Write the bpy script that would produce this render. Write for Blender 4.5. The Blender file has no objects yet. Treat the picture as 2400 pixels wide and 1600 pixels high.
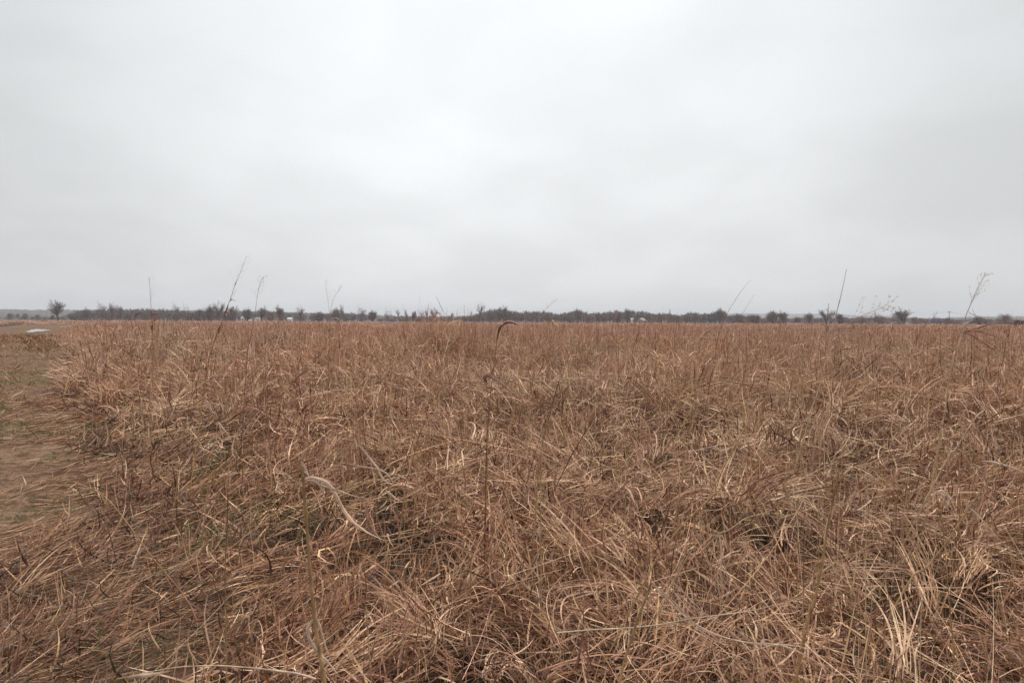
import bpy, math, random
import numpy as np
from mathutils import Matrix, Vector

# ------------------------------------------------------------------ camera, sky, sun
sc = bpy.context.scene
COL = sc.collection
H = 1.30                                    # eye height, metres
F = 1600.0                                  # focal length in pixels of a 2400 wide picture
PITCH = math.atan((800 - 752.2) / F)
ROLL = math.radians(0.27)
cam_d = bpy.data.cameras.new('camera'); cam = bpy.data.objects.new('camera', cam_d); COL.objects.link(cam)
cam_d.sensor_width = 36.0; cam_d.lens = 24.0; cam_d.clip_start = 0.05; cam_d.clip_end = 20000
CM = Matrix.Translation((0, 0, H)) @ Matrix.Rotation(math.pi/2 - PITCH, 4, 'X') @ Matrix.Rotation(ROLL, 4, 'Z')
cam.matrix_world = CM
sc.camera = cam
CR = CM.to_3x3()

SUN_EL, SUN_AZ = math.radians(66), math.radians(35)      # azimuth clockwise from +Y
world = bpy.data.worlds.new('World'); sc.world = world; world.use_nodes = True
nt = world.node_tree; nt.nodes.clear()
def N(t, kind, **kw):
    n = t.nodes.new(kind)
    for k, v in kw.items():
        if k == 'inp':
            for i, val in v.items(): n.inputs[i].default_value = val
        else: setattr(n, k, v)
    return n
def MATH(t, op, a, b=None, clamp=False):
    n = t.nodes.new('ShaderNodeMath'); n.operation = op; n.use_clamp = clamp
    for i, v in ((0, a), (1, b)):
        if v is None: continue
        if isinstance(v, (int, float)): n.inputs[i].default_value = v
        else: t.links.new(v, n.inputs[i])
    return n.outputs[0]
def sky_nodes():
    L = nt.links.new
    sky = N(nt, 'ShaderNodeTexSky', sky_type='NISHITA', sun_disc=False, sun_elevation=SUN_EL, sun_rotation=SUN_AZ)
    sky.air_density = 1.0; sky.dust_density = 4.0
    tc = N(nt, 'ShaderNodeTexCoord')
    nrm = N(nt, 'ShaderNodeVectorMath', operation='NORMALIZE'); L(tc.outputs['Generated'], nrm.inputs[0])
    sep = N(nt, 'ShaderNodeSeparateXYZ'); L(nrm.outputs[0], sep.inputs[0])
    z = MATH(nt, 'MAXIMUM', sep.outputs[2], 0.0)
    zz = MATH(nt, 'ADD', z, 0.34)
    cb = N(nt, 'ShaderNodeCombineXYZ')
    L(MATH(nt, 'DIVIDE', sep.outputs[0], zz), cb.inputs[0]); L(MATH(nt, 'DIVIDE', sep.outputs[1], zz), cb.inputs[1])
    n1 = N(nt, 'ShaderNodeTexNoise', inp={'Scale': 2.3, 'Detail': 4.0, 'Roughness': 0.42, 'Distortion': 0.25}); L(cb.outputs[0], n1.inputs['Vector'])
    cloud = N(nt, 'ShaderNodeMapRange', inp={1: 0.34, 2: 0.66, 3: 0.0, 4: 1.0}); cloud.interpolation_type = 'SMOOTHSTEP'; L(n1.outputs[0], cloud.inputs[0])
    # elevation profile of an overcast sky: dim at the horizon, boosted overhead out of frame to light the grass
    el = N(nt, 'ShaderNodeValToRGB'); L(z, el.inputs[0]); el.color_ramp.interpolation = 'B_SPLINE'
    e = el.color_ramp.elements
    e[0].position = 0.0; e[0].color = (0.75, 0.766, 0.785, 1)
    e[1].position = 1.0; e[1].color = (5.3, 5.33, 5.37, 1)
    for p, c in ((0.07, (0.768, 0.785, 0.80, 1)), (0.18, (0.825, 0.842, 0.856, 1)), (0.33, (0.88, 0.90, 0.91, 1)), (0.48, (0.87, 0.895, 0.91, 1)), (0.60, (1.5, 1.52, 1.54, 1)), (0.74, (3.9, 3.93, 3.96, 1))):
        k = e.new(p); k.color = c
    # brighter and darker patches put into the cloud by direction, dimmer at the upper corners
    def lobe(px, py, sharp, amp):
        v = (CR @ Vector(((px-1200)/F, (800-py)/F, -1))).normalized()
        dt = N(nt, 'ShaderNodeVectorMath', operation='DOT_PRODUCT'); L(nrm.outputs[0], dt.inputs[0]); dt.inputs[1].default_value = v
        d = MATH(nt, 'SUBTRACT', dt.outputs['Value'], 1.0)
        return MATH(nt, 'MULTIPLY', MATH(nt, 'EXPONENT', MATH(nt, 'MULTIPLY', d, sharp)), amp)
    s = MATH(nt, 'ADD', lobe(1150, 200, 5.0, 0.25), 0.825)
    for a in ((860, 310, 38, 0.075), (1560, 90, 45, 0.03), (1020, 340, 120, 0.03), (1700, 250, 70, 0.02), (1650, 600, 120, 0.035),
              (520, 250, 60, 0.02), (60, 40, 30, -0.08), (2400, 100, 45, -0.08), (1250, 230, 200, -0.025), (0, 640, 40, -0.03), (2400, 700, 30, -0.01)):
        s = MATH(nt, 'ADD', s, lobe(*a))
    s = MATH(nt, 'ADD', s, MATH(nt, 'MULTIPLY', MATH(nt, 'SUBTRACT', cloud.outputs[0], 0.5), 0.09))
    sv = N(nt, 'ShaderNodeVectorMath', operation='DOT_PRODUCT'); L(nrm.outputs[0], sv.inputs[0])      # glow added around the sun direction, above the frame, to brighten the grass
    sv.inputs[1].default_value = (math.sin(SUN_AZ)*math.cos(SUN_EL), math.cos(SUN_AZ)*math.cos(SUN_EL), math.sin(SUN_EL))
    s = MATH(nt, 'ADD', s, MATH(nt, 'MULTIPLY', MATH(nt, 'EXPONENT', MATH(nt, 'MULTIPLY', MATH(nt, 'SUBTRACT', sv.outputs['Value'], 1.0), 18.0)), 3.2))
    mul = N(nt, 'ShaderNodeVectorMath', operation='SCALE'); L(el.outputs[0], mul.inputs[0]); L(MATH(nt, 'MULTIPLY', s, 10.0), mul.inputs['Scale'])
    mx = N(nt, 'ShaderNodeMix', data_type='RGBA'); mx.inputs[0].default_value = 0.96
    L(sky.outputs[0], mx.inputs[6]); L(mul.outputs[0], mx.inputs[7])
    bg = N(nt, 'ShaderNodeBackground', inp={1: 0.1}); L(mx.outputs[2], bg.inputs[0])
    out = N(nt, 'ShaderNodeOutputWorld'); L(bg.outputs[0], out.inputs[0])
sky_nodes()

sun_d = bpy.data.lights.new('sun', 'SUN'); sun_d.energy = 1.5; sun_d.angle = math.radians(18); sun_d.color = (1.0, 0.96, 0.9)
sun = bpy.data.objects.new('sun', sun_d); COL.objects.link(sun)
sdir = Vector((math.sin(SUN_AZ)*math.cos(SUN_EL), math.cos(SUN_AZ)*math.cos(SUN_EL), math.sin(SUN_EL)))
sun.rotation_euler = sdir.to_track_quat('Z', 'Y').to_euler(); sun.location = (0, 0, 50)
sc.view_settings.view_transform = 'Standard'; sc.view_settings.look = 'None'
sc.view_settings.gamma = 1.0; sc.view_settings.exposure = 0.0; sc.view_settings.use_curve_mapping = False
sc.render.engine = 'CYCLES'
sc.cycles.max_bounces = 5; sc.cycles.diffuse_bounces = 1; sc.cycles.glossy_bounces = 2; sc.cycles.transmission_bounces = 3; sc.cycles.volume_bounces = 1
sc.cycles.use_denoising = True; sc.cycles.denoiser = "OPENIMAGEDENOISE"; sc.cycles.denoising_input_passes = "RGB_ALBEDO_NORMAL"; sc.cycles.denoising_prefilter = "NONE"

# ------------------------------------------------------------------ helpers
rng = np.random.default_rng(7)
random.seed(7)
def U(a, b, n=None): return rng.uniform(a, b, n)

_tab = rng.random((256, 256))
def vnoise(x, y, s=1.0, seed=0, octv=3):
    x = np.asarray(x, float)/s + seed*17.31; y = np.asarray(y, float)/s + seed*9.77
    tot = 0; amp = 1; nm = 0
    for _ in range(octv):
        xi = np.floor(x).astype(int); yi = np.floor(y).astype(int); fx = x - xi; fy = y - yi
        fx = fx*fx*(3-2*fx); fy = fy*fy*(3-2*fy)
        g = lambda a, b: _tab[a & 255, b & 255]
        v = (g(xi, yi)*(1-fx)+g(xi+1, yi)*fx)*(1-fy) + (g(xi, yi+1)*(1-fx)+g(xi+1, yi+1)*fx)*fy
        tot = tot + v*amp; nm += amp; amp *= 0.5; x = x*2.03+5.1; y = y*2.03+3.3
    return tot/nm
def sstep(a, b, x): t = np.clip((x-a)/(b-a), 0, 1); return t*t*(3-2*t)

def mesh_np(name, V, Q, mat, col=None, parent=None, link=True, T=None, smooth=False):
    """V (n,3), Q (m,4) quads, T optional (k,3) triangles"""
    me = bpy.data.meshes.new(name)
    V = np.ascontiguousarray(V, np.float32)
    nq = 0 if Q is None else len(Q); ntr = 0 if T is None else len(T)
    idx = np.concatenate([np.asarray(Q, np.int32).ravel() if nq else np.zeros(0, np.int32), np.asarray(T, np.int32).ravel() if ntr else np.zeros(0, np.int32)])
    tot = np.concatenate([np.full(nq, 4, np.int32), np.full(ntr, 3, np.int32)])
    st = np.concatenate([[0], np.cumsum(tot)[:-1]]).astype(np.int32)
    me.vertices.add(len(V)); me.vertices.foreach_set('co', V.ravel())
    me.loops.add(len(idx)); me.loops.foreach_set('vertex_index', idx)
    me.polygons.add(len(tot)); me.polygons.foreach_set('loop_start', st)
    if smooth: me.polygons.foreach_set('use_smooth', np.ones(len(tot), bool))
    me.update(calc_edges=True)
    if col is not None:
        a = me.color_attributes.new('tint', 'FLOAT_COLOR', 'POINT')
        c = np.ones((len(V), 4), np.float32); c[:, :3] = col
        a.data.foreach_set('color', c.ravel())
    if mat: me.materials.append(mat)
    ob = bpy.data.objects.new(name, me)
    if link: COL.objects.link(ob)
    if parent: ob.parent = parent
    return ob
def tag(o, label=None, cat=None, group=None, kind=None):
    for k, v in (('label', label), ('category', cat), ('group', group), ('kind', kind)):
        if v: o[k] = v
    return o
def empty(name, loc):
    o = bpy.data.objects.new(name, None); COL.objects.link(o); o.location = loc; o.empty_display_size = 0.1; return o
def pt(px, py, d):
    """the point of the line of sight through picture position (2400 x 1600) whose distance ahead is d"""
    r = CR @ Vector(((px-1200)/F, (800-py)/F, -1)); k = d/r.y
    return np.array((r.x*k, d, H + r.z*k))

# ------------------------------------------------------------------ materials
def mat_new(name):
    m = bpy.data.materials.new(name); m.use_nodes = True; m.node_tree.nodes.clear(); return m, m.node_tree
def blade_material(name, transl=0.28, rough=0.5, field=True):
    m, t = mat_new(name); L = t.links.new
    at = N(t, 'ShaderNodeAttribute', attribute_name='tint')
    col = at.outputs['Color']
    geo = N(t, 'ShaderNodeNewGeometry')
    if field:   # dry stands differ in colour from patch to patch
        n = N(t, 'ShaderNodeTexNoise', inp={'Scale': 0.16, 'Detail': 3.0}); L(geo.outputs['Position'], n.inputs['Vector'])
        r = N(t, 'ShaderNodeValToRGB'); L(n.outputs[0], r.inputs[0])
        r.color_ramp.elements[0].position = 0.36; r.color_ramp.elements[0].color = (1.04, 0.965, 0.92, 1)
        r.color_ramp.elements[1].position = 0.64; r.color_ramp.elements[1].color = (1.0, 1.05, 1.05, 1)
        mx = N(t, 'ShaderNodeMix', data_type='RGBA', blend_type='MULTIPLY'); mx.inputs[0].default_value = 1
        L(col, mx.inputs[6]); L(r.outputs[0], mx.inputs[7]); col = mx.outputs[2]
    # weathered streaks and spots on the dry leaves
    n2 = N(t, 'ShaderNodeTexNoise', inp={'Scale': 55.0, 'Detail': 2.0}); L(geo.outputs['Position'], n2.inputs['Vector'])
    r2 = N(t, 'ShaderNodeMapRange', inp={1: 0.3, 2: 0.7, 3: 0.72, 4: 1.18}); L(n2.outputs[0], r2.inputs[0])
    sc_ = N(t, 'ShaderNodeVectorMath', operation='SCALE'); L(col, sc_.inputs[0]); L(r2.outputs[0], sc_.inputs['Scale']); col = sc_.outputs[0]
    p = N(t, 'ShaderNodeBsdfPrincipled', inp={'Roughness': rough}); p.inputs['Specular IOR Level'].default_value = 0.12
    L(col, p.inputs['Base Color'])
    tr = N(t, 'ShaderNodeBsdfTranslucent'); L(col, tr.inputs[0])
    ms = N(t, 'ShaderNodeMixShader', inp={0: transl}); L(p.outputs[0], ms.inputs[1]); L(tr.outputs[0], ms.inputs[2])
    o = N(t, 'ShaderNodeOutputMaterial'); L(ms.outputs[0], o.inputs[0])
    return m
M_BLADE = blade_material('dry_grass_blade', 0.05)
M_STALK = blade_material('dry_stalk', 0.12, 0.45, field=False)

def noise_material(name, ramp, scale, detail=6.0, rough=0.9, bump=0.0, bscale=None, bdist=0.02, rampn=None, stretch=None):
    m, t = mat_new(name); L = t.links.new
    tc = N(t, 'ShaderNodeTexCoord'); v = tc.outputs['Object']
    if stretch:
        mp = N(t, 'ShaderNodeMapping'); mp.inputs['Scale'].default_value = stretch; L(v, mp.inputs[0]); v = mp.outputs[0]
    n = N(t, 'ShaderNodeTexNoise', inp={'Scale': scale, 'Detail': detail, 'Roughness': 0.62}); L(v, n.inputs['Vector'])
    r = N(t, 'ShaderNodeValToRGB'); L(n.outputs[0], r.inputs[0]); e = r.color_ramp.elements
    e[0].position, e[0].color = ramp[0][0], ramp[0][1] + (1,)
    e[1].position, e[1].color = ramp[-1][0], ramp[-1][1] + (1,)
    for p_, c in ramp[1:-1]: e.new(p_).color = c + (1,)
    p = N(t, 'ShaderNodeBsdfPrincipled', inp={'Roughness': rough}); L(r.outputs[0], p.inputs['Base Color'])
    p.inputs['Specular IOR Level'].default_value = 0.04
    if bump:
        b = N(t, 'ShaderNodeBump', inp={'Strength': bump, 'Distance': bdist})
        nb = N(t, 'ShaderNodeTexNoise', inp={'Scale': bscale or scale*6, 'Detail': 8.0}); L(v, nb.inputs['Vector']); L(nb.outputs[0], b.inputs['Height']); L(b.outputs[0], p.inputs['Normal'])
    o = N(t, 'ShaderNodeOutputMaterial'); L(p.outputs[0], o.inputs[0])
    return m
M_SOIL = noise_material('thatch_soil', [(0.3, (0.035, 0.024, 0.017)), (0.5, (0.06, 0.04, 0.028)), (0.62, (0.045, 0.05, 0.02)), (0.75, (0.08, 0.052, 0.036))], 3.0, bump=0.8, bscale=40)
M_MUD = noise_material('damp_mud', [(0.30, (0.07, 0.037, 0.022)), (0.43, (0.15, 0.085, 0.05)), (0.52, (0.26, 0.165, 0.11)), (0.58, (0.10, 0.068, 0.038)), (0.70, (0.30, 0.20, 0.14))], 3.2, rough=0.8, bump=1.0, bscale=14, bdist=0.09)
M_FARGRASS = noise_material('distant_dry_grass', [(0.30, (0.20, 0.105, 0.07)), (0.5, (0.26, 0.145, 0.098)), (0.7, (0.31, 0.19, 0.13))], 0.08, detail=10, bump=0.8, bscale=2.5, bdist=0.3)
M_BARK = noise_material('winter_bark', [(0.3, (0.09, 0.075, 0.07)), (0.7, (0.17, 0.145, 0.135))], 0.8)
M_TWIG = noise_material('winter_twigs', [(0.3, (0.18, 0.152, 0.15)), (0.7, (0.31, 0.262, 0.26))], 0.3)
M_HILL = noise_material('wooded_hillside', [(0.3, (0.035, 0.035, 0.035)), (0.7, (0.09, 0.08, 0.075))], 0.03)
def plain(name, c, rough=0.7, metal=0.0):
    return noise_material(name, [(0.3, tuple(x*0.85 for x in c)), (0.7, c)], 2.0, rough=rough)

# ------------------------------------------------------------------ blade generator
def blades(P0, L, W, th0, curv, az, azw=0.0, tw0=None, twr=None, segs=6, col=None, prof='leaf', zfl=None, kink=None, pw=1.3, tipcol=None):
    n = len(P0)
    A = lambda v: np.broadcast_to(np.asarray(v, float), (n,)).copy()
    L, W, th0, curv, az, azw = map(A, (L, W, th0, curv, az, azw))
    tw0 = U(-1.2, 1.2, n) if tw0 is None else A(tw0); twr = U(-2.0, 2.0, n) if twr is None else A(twr)
    ds = L/segs; pos = np.array(P0, float); rows = []
    kk = rng.integers(1, segs, n)
    for k in range(segs+1):
        t = k/segs; tm = min(k, segs-1)
        th = th0 + curv*((tm+0.5)/segs)**pw
        if kink is not None: th = th + np.where(tm >= kk, kink, 0)
        th = np.clip(th, -0.2, 2.9)
        a = az + azw*t
        d = np.stack([np.sin(th)*np.cos(a), np.sin(th)*np.sin(a), np.cos(th)], 1)
        s = np.stack([-np.sin(a), np.cos(a), np.zeros(n)], 1)
        nr = np.cross(d, s)
        tw = tw0 + twr*t
        w = (np.cos(tw)[:, None]*s + np.sin(tw)[:, None]*nr)
        if prof == 'leaf': wp = min(1.0, 0.55+2.0*t) * (1-t**2.2)**0.8 + 0.06
        elif prof == 'culm': wp = 1.0-0.55*t
        wv = w*(W*wp/2)[:, None]
        rows.append(pos - wv); rows.append(pos + wv)
        if k < segs:
            pos = pos + d*ds[:, None]
            if zfl is not None: pos[:, 2] = np.maximum(pos[:, 2], zfl)
    V = np.stack(rows, 1)                       # n, 2*(segs+1), 3
    m = 2*(segs+1)
    q = np.array([[2*k, 2*k+1, 2*k+3, 2*k+2] for k in range(segs)])
    Q = (np.arange(n)[:, None, None]*m + q[None]).reshape(-1, 4)
    C = np.repeat(col[:, None, :], m, 1)
    if tipcol is not None:
        tt = np.repeat(np.linspace(0, 1, segs+1), 2)[None, :, None]
        C = C*(1-tt*0.6) + np.broadcast_to(np.asarray(tipcol), C.shape)*tt*0.6 if np.ndim(tipcol) == 1 else C
    return V.reshape(-1, 3), Q, C.reshape(-1, 3)
class Bag:
    def __init__(s): s.V = []; s.Q = []; s.C = []; s.n = 0
    def add(s, r):
        V, Q, C = r; s.V.append(V); s.Q.append(Q+s.n); s.C.append(C); s.n += len(V)
    def build(s, name, mat, **kw):
        return mesh_np(name, np.concatenate(s.V), np.concatenate(s.Q), mat, col=np.concatenate(s.C), **kw)

NEARTINT = np.array((1.12, .95, .87)); FARTINT = np.array((1.15, 1.015, .965))
PAL = np.array([(0.55, 0.395, 0.27), (0.68, 0.52, 0.34), (0.47, 0.315, 0.235), (0.29, 0.17, 0.12), (0.62, 0.47, 0.37),
                (0.18, 0.088, 0.06), (0.47, 0.375, 0.31), (0.86, 0.72, 0.53), (0.46, 0.30, 0.155), (0.10, 0.052, 0.038)])
P_MAT = np.array([.12, .15, .12, .20, .08, .15, .05, .08, .03, .08])
P_FAR = np.array([.17, .15, .17, .15, .10, .10, .05, .07, .04, .04])
def pick(n, P=P_MAT, dark=0.82, lite=1.12):
    c = PAL[rng.choice(len(PAL), n, p=P/P.sum())]
    return c*U(dark, lite, n)[:, None]*(1+rng.normal(0, .03, (n, 3)))*(FARTINT if P is P_FAR else NEARTINT)
OLD_SHADE = np.array([(.12, .075, .05), (.085, .055, .038), (.15, .10, .068), (.10, .078, .06)])  # old litter colours, kept dark to put shade into the gaps
CULM = np.array([(0.56, 0.37, 0.19), (0.45, 0.275, 0.16), (0.32, 0.175, 0.11), (0.60, 0.44, 0.29), (0.24, 0.125, 0.08)])
def pickc(n): return CULM[rng.choice(5, n, p=[.28, .26, .2, .16, .1])]*U(.85, 1.1, n)[:, None]
GREEN = np.array([(0.085, 0.14, 0.03), (0.13, 0.18, 0.045), (0.10, 0.13, 0.05), (0.22, 0.24, 0.08)])
def pickg(n): return GREEN[rng.choice(4, n)]*U(.8, 1.2, n)[:, None]

# ------------------------------------------------------------------ the lie of the land
def edge(x, y):      # distance to the right of the track's verge
    return x + 0.35 + 0.64*y + np.interp(y, [1.5, 3.2, 4.2, 6, 11], [0.65, 0.38, -0.12, -0.45, 0.0]) + (vnoise(x, y*.6, 1.4, 3)-0.5)*(0.5+0.09*np.minimum(np.asarray(y), 30))
def height(x, y):    # how tall the grass stands
    y = np.asarray(y, float); x = np.asarray(x, float)
    e = edge(x, y)
    ramp = sstep(0.0, np.interp(y, [2, 6, 10, 40], [3.2, 2.4, 1.0, 1.4]), e)
    base = np.interp(y, [1, 3, 5.5, 8, 10, 20, 60, 100], [0.33, 0.36, 0.42, 0.50, 0.70, 0.74, .50, .34])
    n = vnoise(x, y, 1.1, 5, 3)*.6+.4*sstep(.3, .7, vnoise(x, y, 3.2, 6, 2))
    flat = np.exp(-((x-0.3)/1.7)**2-((y-6.6)/1.0)**2)
    hol = sum(np.exp(-((x-a)/w)**2-((y-b)/w2)**2) for a, b, w, w2 in ((-1.1, 8.3, .9, .5), (5.5, 10.5, 1.2, .8), (-5.0, 9.0, .8, .5), (3.2, 8.2, .9, .5), (1.5, 12.5, 1.4, .8), (9, 15, 1.6, 1.0), (-6.5, 14, 1.2, .8)))
    h = base*(0.30+1.35*n)*(1-0.55*flat)*(1-.62*np.clip(hol, 0, 1))
    tuf = sum(np.exp(-((x-a)/w)**2-((y-b)/w2)**2) for a, b, w, w2 in ((-6.6, 11.2, .8, .5), (-4.8, 12.4, .7, .5), (-8.6, 14.2, .9, .6), (-3.0, 9.6, .6, .4), (.4, 11.6, .9, .5), (2.6, 9.8, .6, .4), (5.6, 13.2, 1.1, .6), (8.2, 11.8, .8, .5), (-1.6, 15.5, 1.3, .8), (11, 17, 1.3, .8)))
    h = h*(1+.45*np.clip(tuf, 0, 1))
    return np.maximum(0.04, h*(0.12+0.88*ramp))
def inview(x, y, m=1.2): return np.abs(x) < 0.80*y + m

# ground sheet: fine near the camera, reaching past the hills
def ground():
    g = np.sinh(np.linspace(-6.2, 6.2, 281)); g = g/g.max()*5600
    X, Y = np.meshgrid(g, g+0, indexing='ij')
    d = np.hypot(X, Y)
    Z = -(vnoise(X, Y, 0.8, 1)*0.05)*(d < 60) - 0.012
    V = np.stack([X, Y, Z], -1).reshape(-1, 3); n = len(g)
    i, j = np.meshgrid(np.arange(n-1), np.arange(n-1), indexing='ij'); a = (i*n+j).ravel()
    o = mesh_np('ground', V, np.stack([a, a+n, a+n+1, a+1], 1), M_SOIL, smooth=True)
    tag(o, kind='structure')
ground()
# dirt track: a strip of rutted mud along the left, running towards the far left
def track():
    ys = np.concatenate([np.arange(1, 14, 0.05), np.arange(14, 24, .12), np.arange(24, 45, 0.4), np.arange(45, 152, 2.0)]); us = np.linspace(0, 1, 240)
    Y, Uu = np.meshgrid(ys, us, indexing='ij')
    W = 13.0
    X = -0.35 - 0.64*Y + 1.6 - Uu*W
    # ruts along the track
    rut = -0.05*np.exp(-((Uu*W-3.4)/0.35)**2) - 0.05*np.exp(-((Uu*W-5.2)/0.35)**2)
    Z = 0.05 + rut + ((vnoise(X, Y, 0.6, 8, 3)-0.5)*0.06 + (np.abs(vnoise(X*.8, Y, 0.17, 9, 3)-.5))*.10 - .018 + np.maximum(0, vnoise(X, Y, .28, 10, 2)-.62)*.16)*np.clip(1.6-np.abs(Uu-0.5)*3.2, 0, 1)
    Z = np.where(Y > 60, .05+(Z-.05)*.25, Z)
    Z = np.where((Uu < 0.01) | (Uu > 0.99), -0.005, Z*np.clip(np.minimum(Uu, 1-Uu)*14, 0, 1))
    V = np.stack([X, Y, np.maximum(Z, -0.004)], -1).reshape(-1, 3); n = len(us)
    i, j = np.meshgrid(np.arange(len(ys)-1), np.arange(n-1), indexing='ij'); a = (i*n+j).ravel()
    o = mesh_np('dirt_track', V, np.stack([a, a+1, a+n+1, a+n], 1), M_MUD, smooth=True); tag(o, kind='structure')
track()
def puddle(name, px, py, w, l, label):
    m, t = mat_new('standing_water'); p = N(t, 'ShaderNodeBsdfPrincipled', inp={'Roughness': 0.0, 'Base Color': (0.06, 0.055, 0.05, 1)})
    p.inputs['IOR'].default_value = 1.33; p.inputs['Specular IOR Level'].default_value = 0.5
    o = N(t, 'ShaderNodeOutputMaterial'); t.links.new(p.outputs[0], o.inputs[0])
    r = CR @ Vector(((px-1200)/F, (800-py)/F, -1)); k = (H-0.085)/-r.z; cx, cy = r.x*k, r.y*k
    n = 48; V = []
    for i in range(n):
        a = 2*math.pi*i/n; q = 1 + 0.22*math.sin(3*a+1)+0.12*math.sin(7*a)
        V.append((cx + .85*w*q*math.cos(a) - 0.64*l*q*math.sin(a), cy + l*q*math.sin(a), 0.085))
    V.append((cx, cy, 0.085)); T = [(i, (i+1) % n, n) for i in range(n)]
    ob = mesh_np(name, np.array(V), None, m, T=np.array(T)); tag(ob, label, kind='structure')
    return cx, cy
puddle('puddle_water', 88, 774, 1.15, 9.0, 'pale puddle reflecting the sky on the dirt track')
puddle('puddle_water', 35, 767, 0.45, 6.0, 'small far puddle at the left edge of the track')

# ------------------------------------------------------------------ near grass: every blade modelled
GREENS = [(-1.72, 4.05, .22, .3), (-1.55, 3.6, .2, .15), (1.02, 4.45, .38, .3), (1.45, 4.9, .3, .3), (2.45, 5.6, .45, .4), (2.75, 5.2, .3, .3), (2.3, 4.3, .25, .25), (-.55, 4.9, .3, .3), (.8, 1.95, .2, .08), (1.35, 3.0, .3, .15), (-1.3, 2.45, .2, .1), (.4, 3.2, .2, .12), (-5.3, 7.9, .6, .4), (-4.7, 7.6, .5, .4), (-4.3, 8.6, .5, .4), (-8.2, 13.5, .9, .8), (3.3, 6.5, .4, .3)]
def near_grass():
    bag = Bag()
    def scatter(dens, y0, y1, fall=2.6, m=1.2):
        ys = np.linspace(y0, y1, 200); dn = dens*np.minimum(1, (fall/ys))**1.15
        wts = (1.6*ys+2*m)*dn; tot = int(np.trapz(wts, ys))
        c = np.cumsum(wts); c = c/c[-1]
        y = np.interp(rng.random(tot), c, ys); x = U(-1, 1, tot)*(0.8*y+m)
        return x, y, np.maximum(1, (y/fall))**0.75*np.interp(y, [1.2, 3.2], [.74, 1])
    flow = lambda x, y: 0.6 + (vnoise(x, y, 0.7, 11, 2)-0.5)*9.0       # direction in which the mat is laid over
    gap = lambda x, y: sstep(np.interp(y, [2, 5], [.36, .28]), np.interp(y, [2, 5], [.60, .5]), vnoise(x, y, .42, 81, 2))*(1-.85*np.exp(-((x-1.42)/.34)**2-((y-1.95)/.22)**2))     # thin places in the mat
    greens = lambda x, y: np.clip(sum(np.exp(-((x-a)/w)**2-((y-b)/w2)**2) for a, b, w, w2 in GREENS), 0, 1)
    gap0 = gap; gap = lambda x, y: gap0(x, y)*(1-.72*greens(x, y))
    P_ = lambda x, y, z: np.stack([x, y, z], 1)
    # mat of fallen leaves
    x, y, s = scatter(2250, 1.1, 9.5)
    e = edge(x, y); h = height(x, y)
    keep = rng.random(len(x)) < sstep(0.0, 0.75, e)*(0.12+0.88*gap(x, y)); x, y, s, e, h = (v[keep] for v in (x, y, s, e, h)); n = len(x)
    z = h*rng.random(n)**0.75*0.66
    az = np.where(rng.random(n) < 0.25, flow(x, y)+rng.normal(0, .5, n), U(0, 6.283, n))
    az = np.where(e < 1.6, 0.55+rng.normal(0, .8, n)+math.pi*(rng.random(n) < .5), az)
    L = U(0.06, 0.30, n)*(0.8+0.2*s)
    bag.add(blades(P_(x, y, z), L, U(.0024, .0084, n)*s**.75, rng.normal(1.25, .5, n), rng.normal(0.2, 1.2, n), az, rng.normal(0, 1.7, n), segs=6, col=pick(n), zfl=0.01+z*0.5, kink=np.where(rng.random(n) < .42, rng.normal(0, 1.1, n), 0)))
    # last years' litter rotting on the soil, grey brown, darkened so the gaps read as shade
    x, y, s = scatter(900, 1.1, 9.5); e = edge(x, y); keep = e > .3; x, y, s = (v[keep] for v in (x, y, s)); n = len(x)
    bag.add(blades(P_(x, y, U(.005, .10, n)), U(.08, .28, n), U(.004, .010, n)*s**.75, rng.normal(1.4, .25, n), rng.normal(0, .6, n), U(0, 6.28, n), rng.normal(0, 1.0, n), segs=4, col=OLD_SHADE[rng.integers(0, 4, n)]*U(.7, 1.2, n)[:, None], zfl=.005))
    # laid-over bundles of leaves that share one sweep
    x, y, s = scatter(46, 1.1, 9.5)
    e = edge(x, y); h = height(x, y); keep = (e > .2) & (rng.random(len(x)) < .3+gap(x, y)); x, y, s, e, h = (v[keep] for v in (x, y, s, e, h)); nb = len(x)
    k = rng.integers(9, 22, nb); I = np.repeat(np.arange(nb), k); n = len(I)
    ba = np.where(e < 1.8, .5+rng.normal(0, .35, nb), flow(x, y)+rng.normal(0, .7, nb)); bt = rng.normal(1.12, .28, nb); bc = rng.normal(.45, .45, nb); bl = U(.14, .46, nb); bz = h*U(.15, .75, nb); bw = rng.normal(0, .6, nb)
    bcol = pick(nb, lite=1.15)
    bag.add(blades(P_(x[I]+rng.normal(0, .028, n)*s[I], y[I]+rng.normal(0, .028, n)*s[I], bz[I]+rng.normal(0, .015, n)), bl[I]*U(.5, 1.15, n), U(.0026, .0076, n)*s[I]**.75, bt[I]+rng.normal(0, .13, n), bc[I]+rng.normal(0, .22, n), ba[I]+rng.normal(0, .24, n), bw[I]+rng.normal(0, .6, n),
            segs=8, col=bcol[I]*.55+pick(n)*.5, zfl=.015, kink=np.where(rng.random(n) < .15, rng.normal(0, .6, n), 0)))
    # tussocks: arching leaves fanning from one root
    x, y, s = scatter(9.5, 1.1, 9.5)
    e = edge(x, y); h = height(x, y); keep = (e > .9) & (rng.random(len(x)) < .45+gap(x, y)); x, y, s, e, h = (v[keep] for v in (x, y, s, e, h)); nb = len(x)
    k = rng.integers(30, 75, nb); I = np.repeat(np.arange(nb), k); n = len(I); ba = flow(x, y)+rng.normal(0, .9, nb); tl = U(.8, 1.45, nb); tc = pick(nb)
    a2 = ba[I]+rng.normal(0, 1.05, n)
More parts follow.
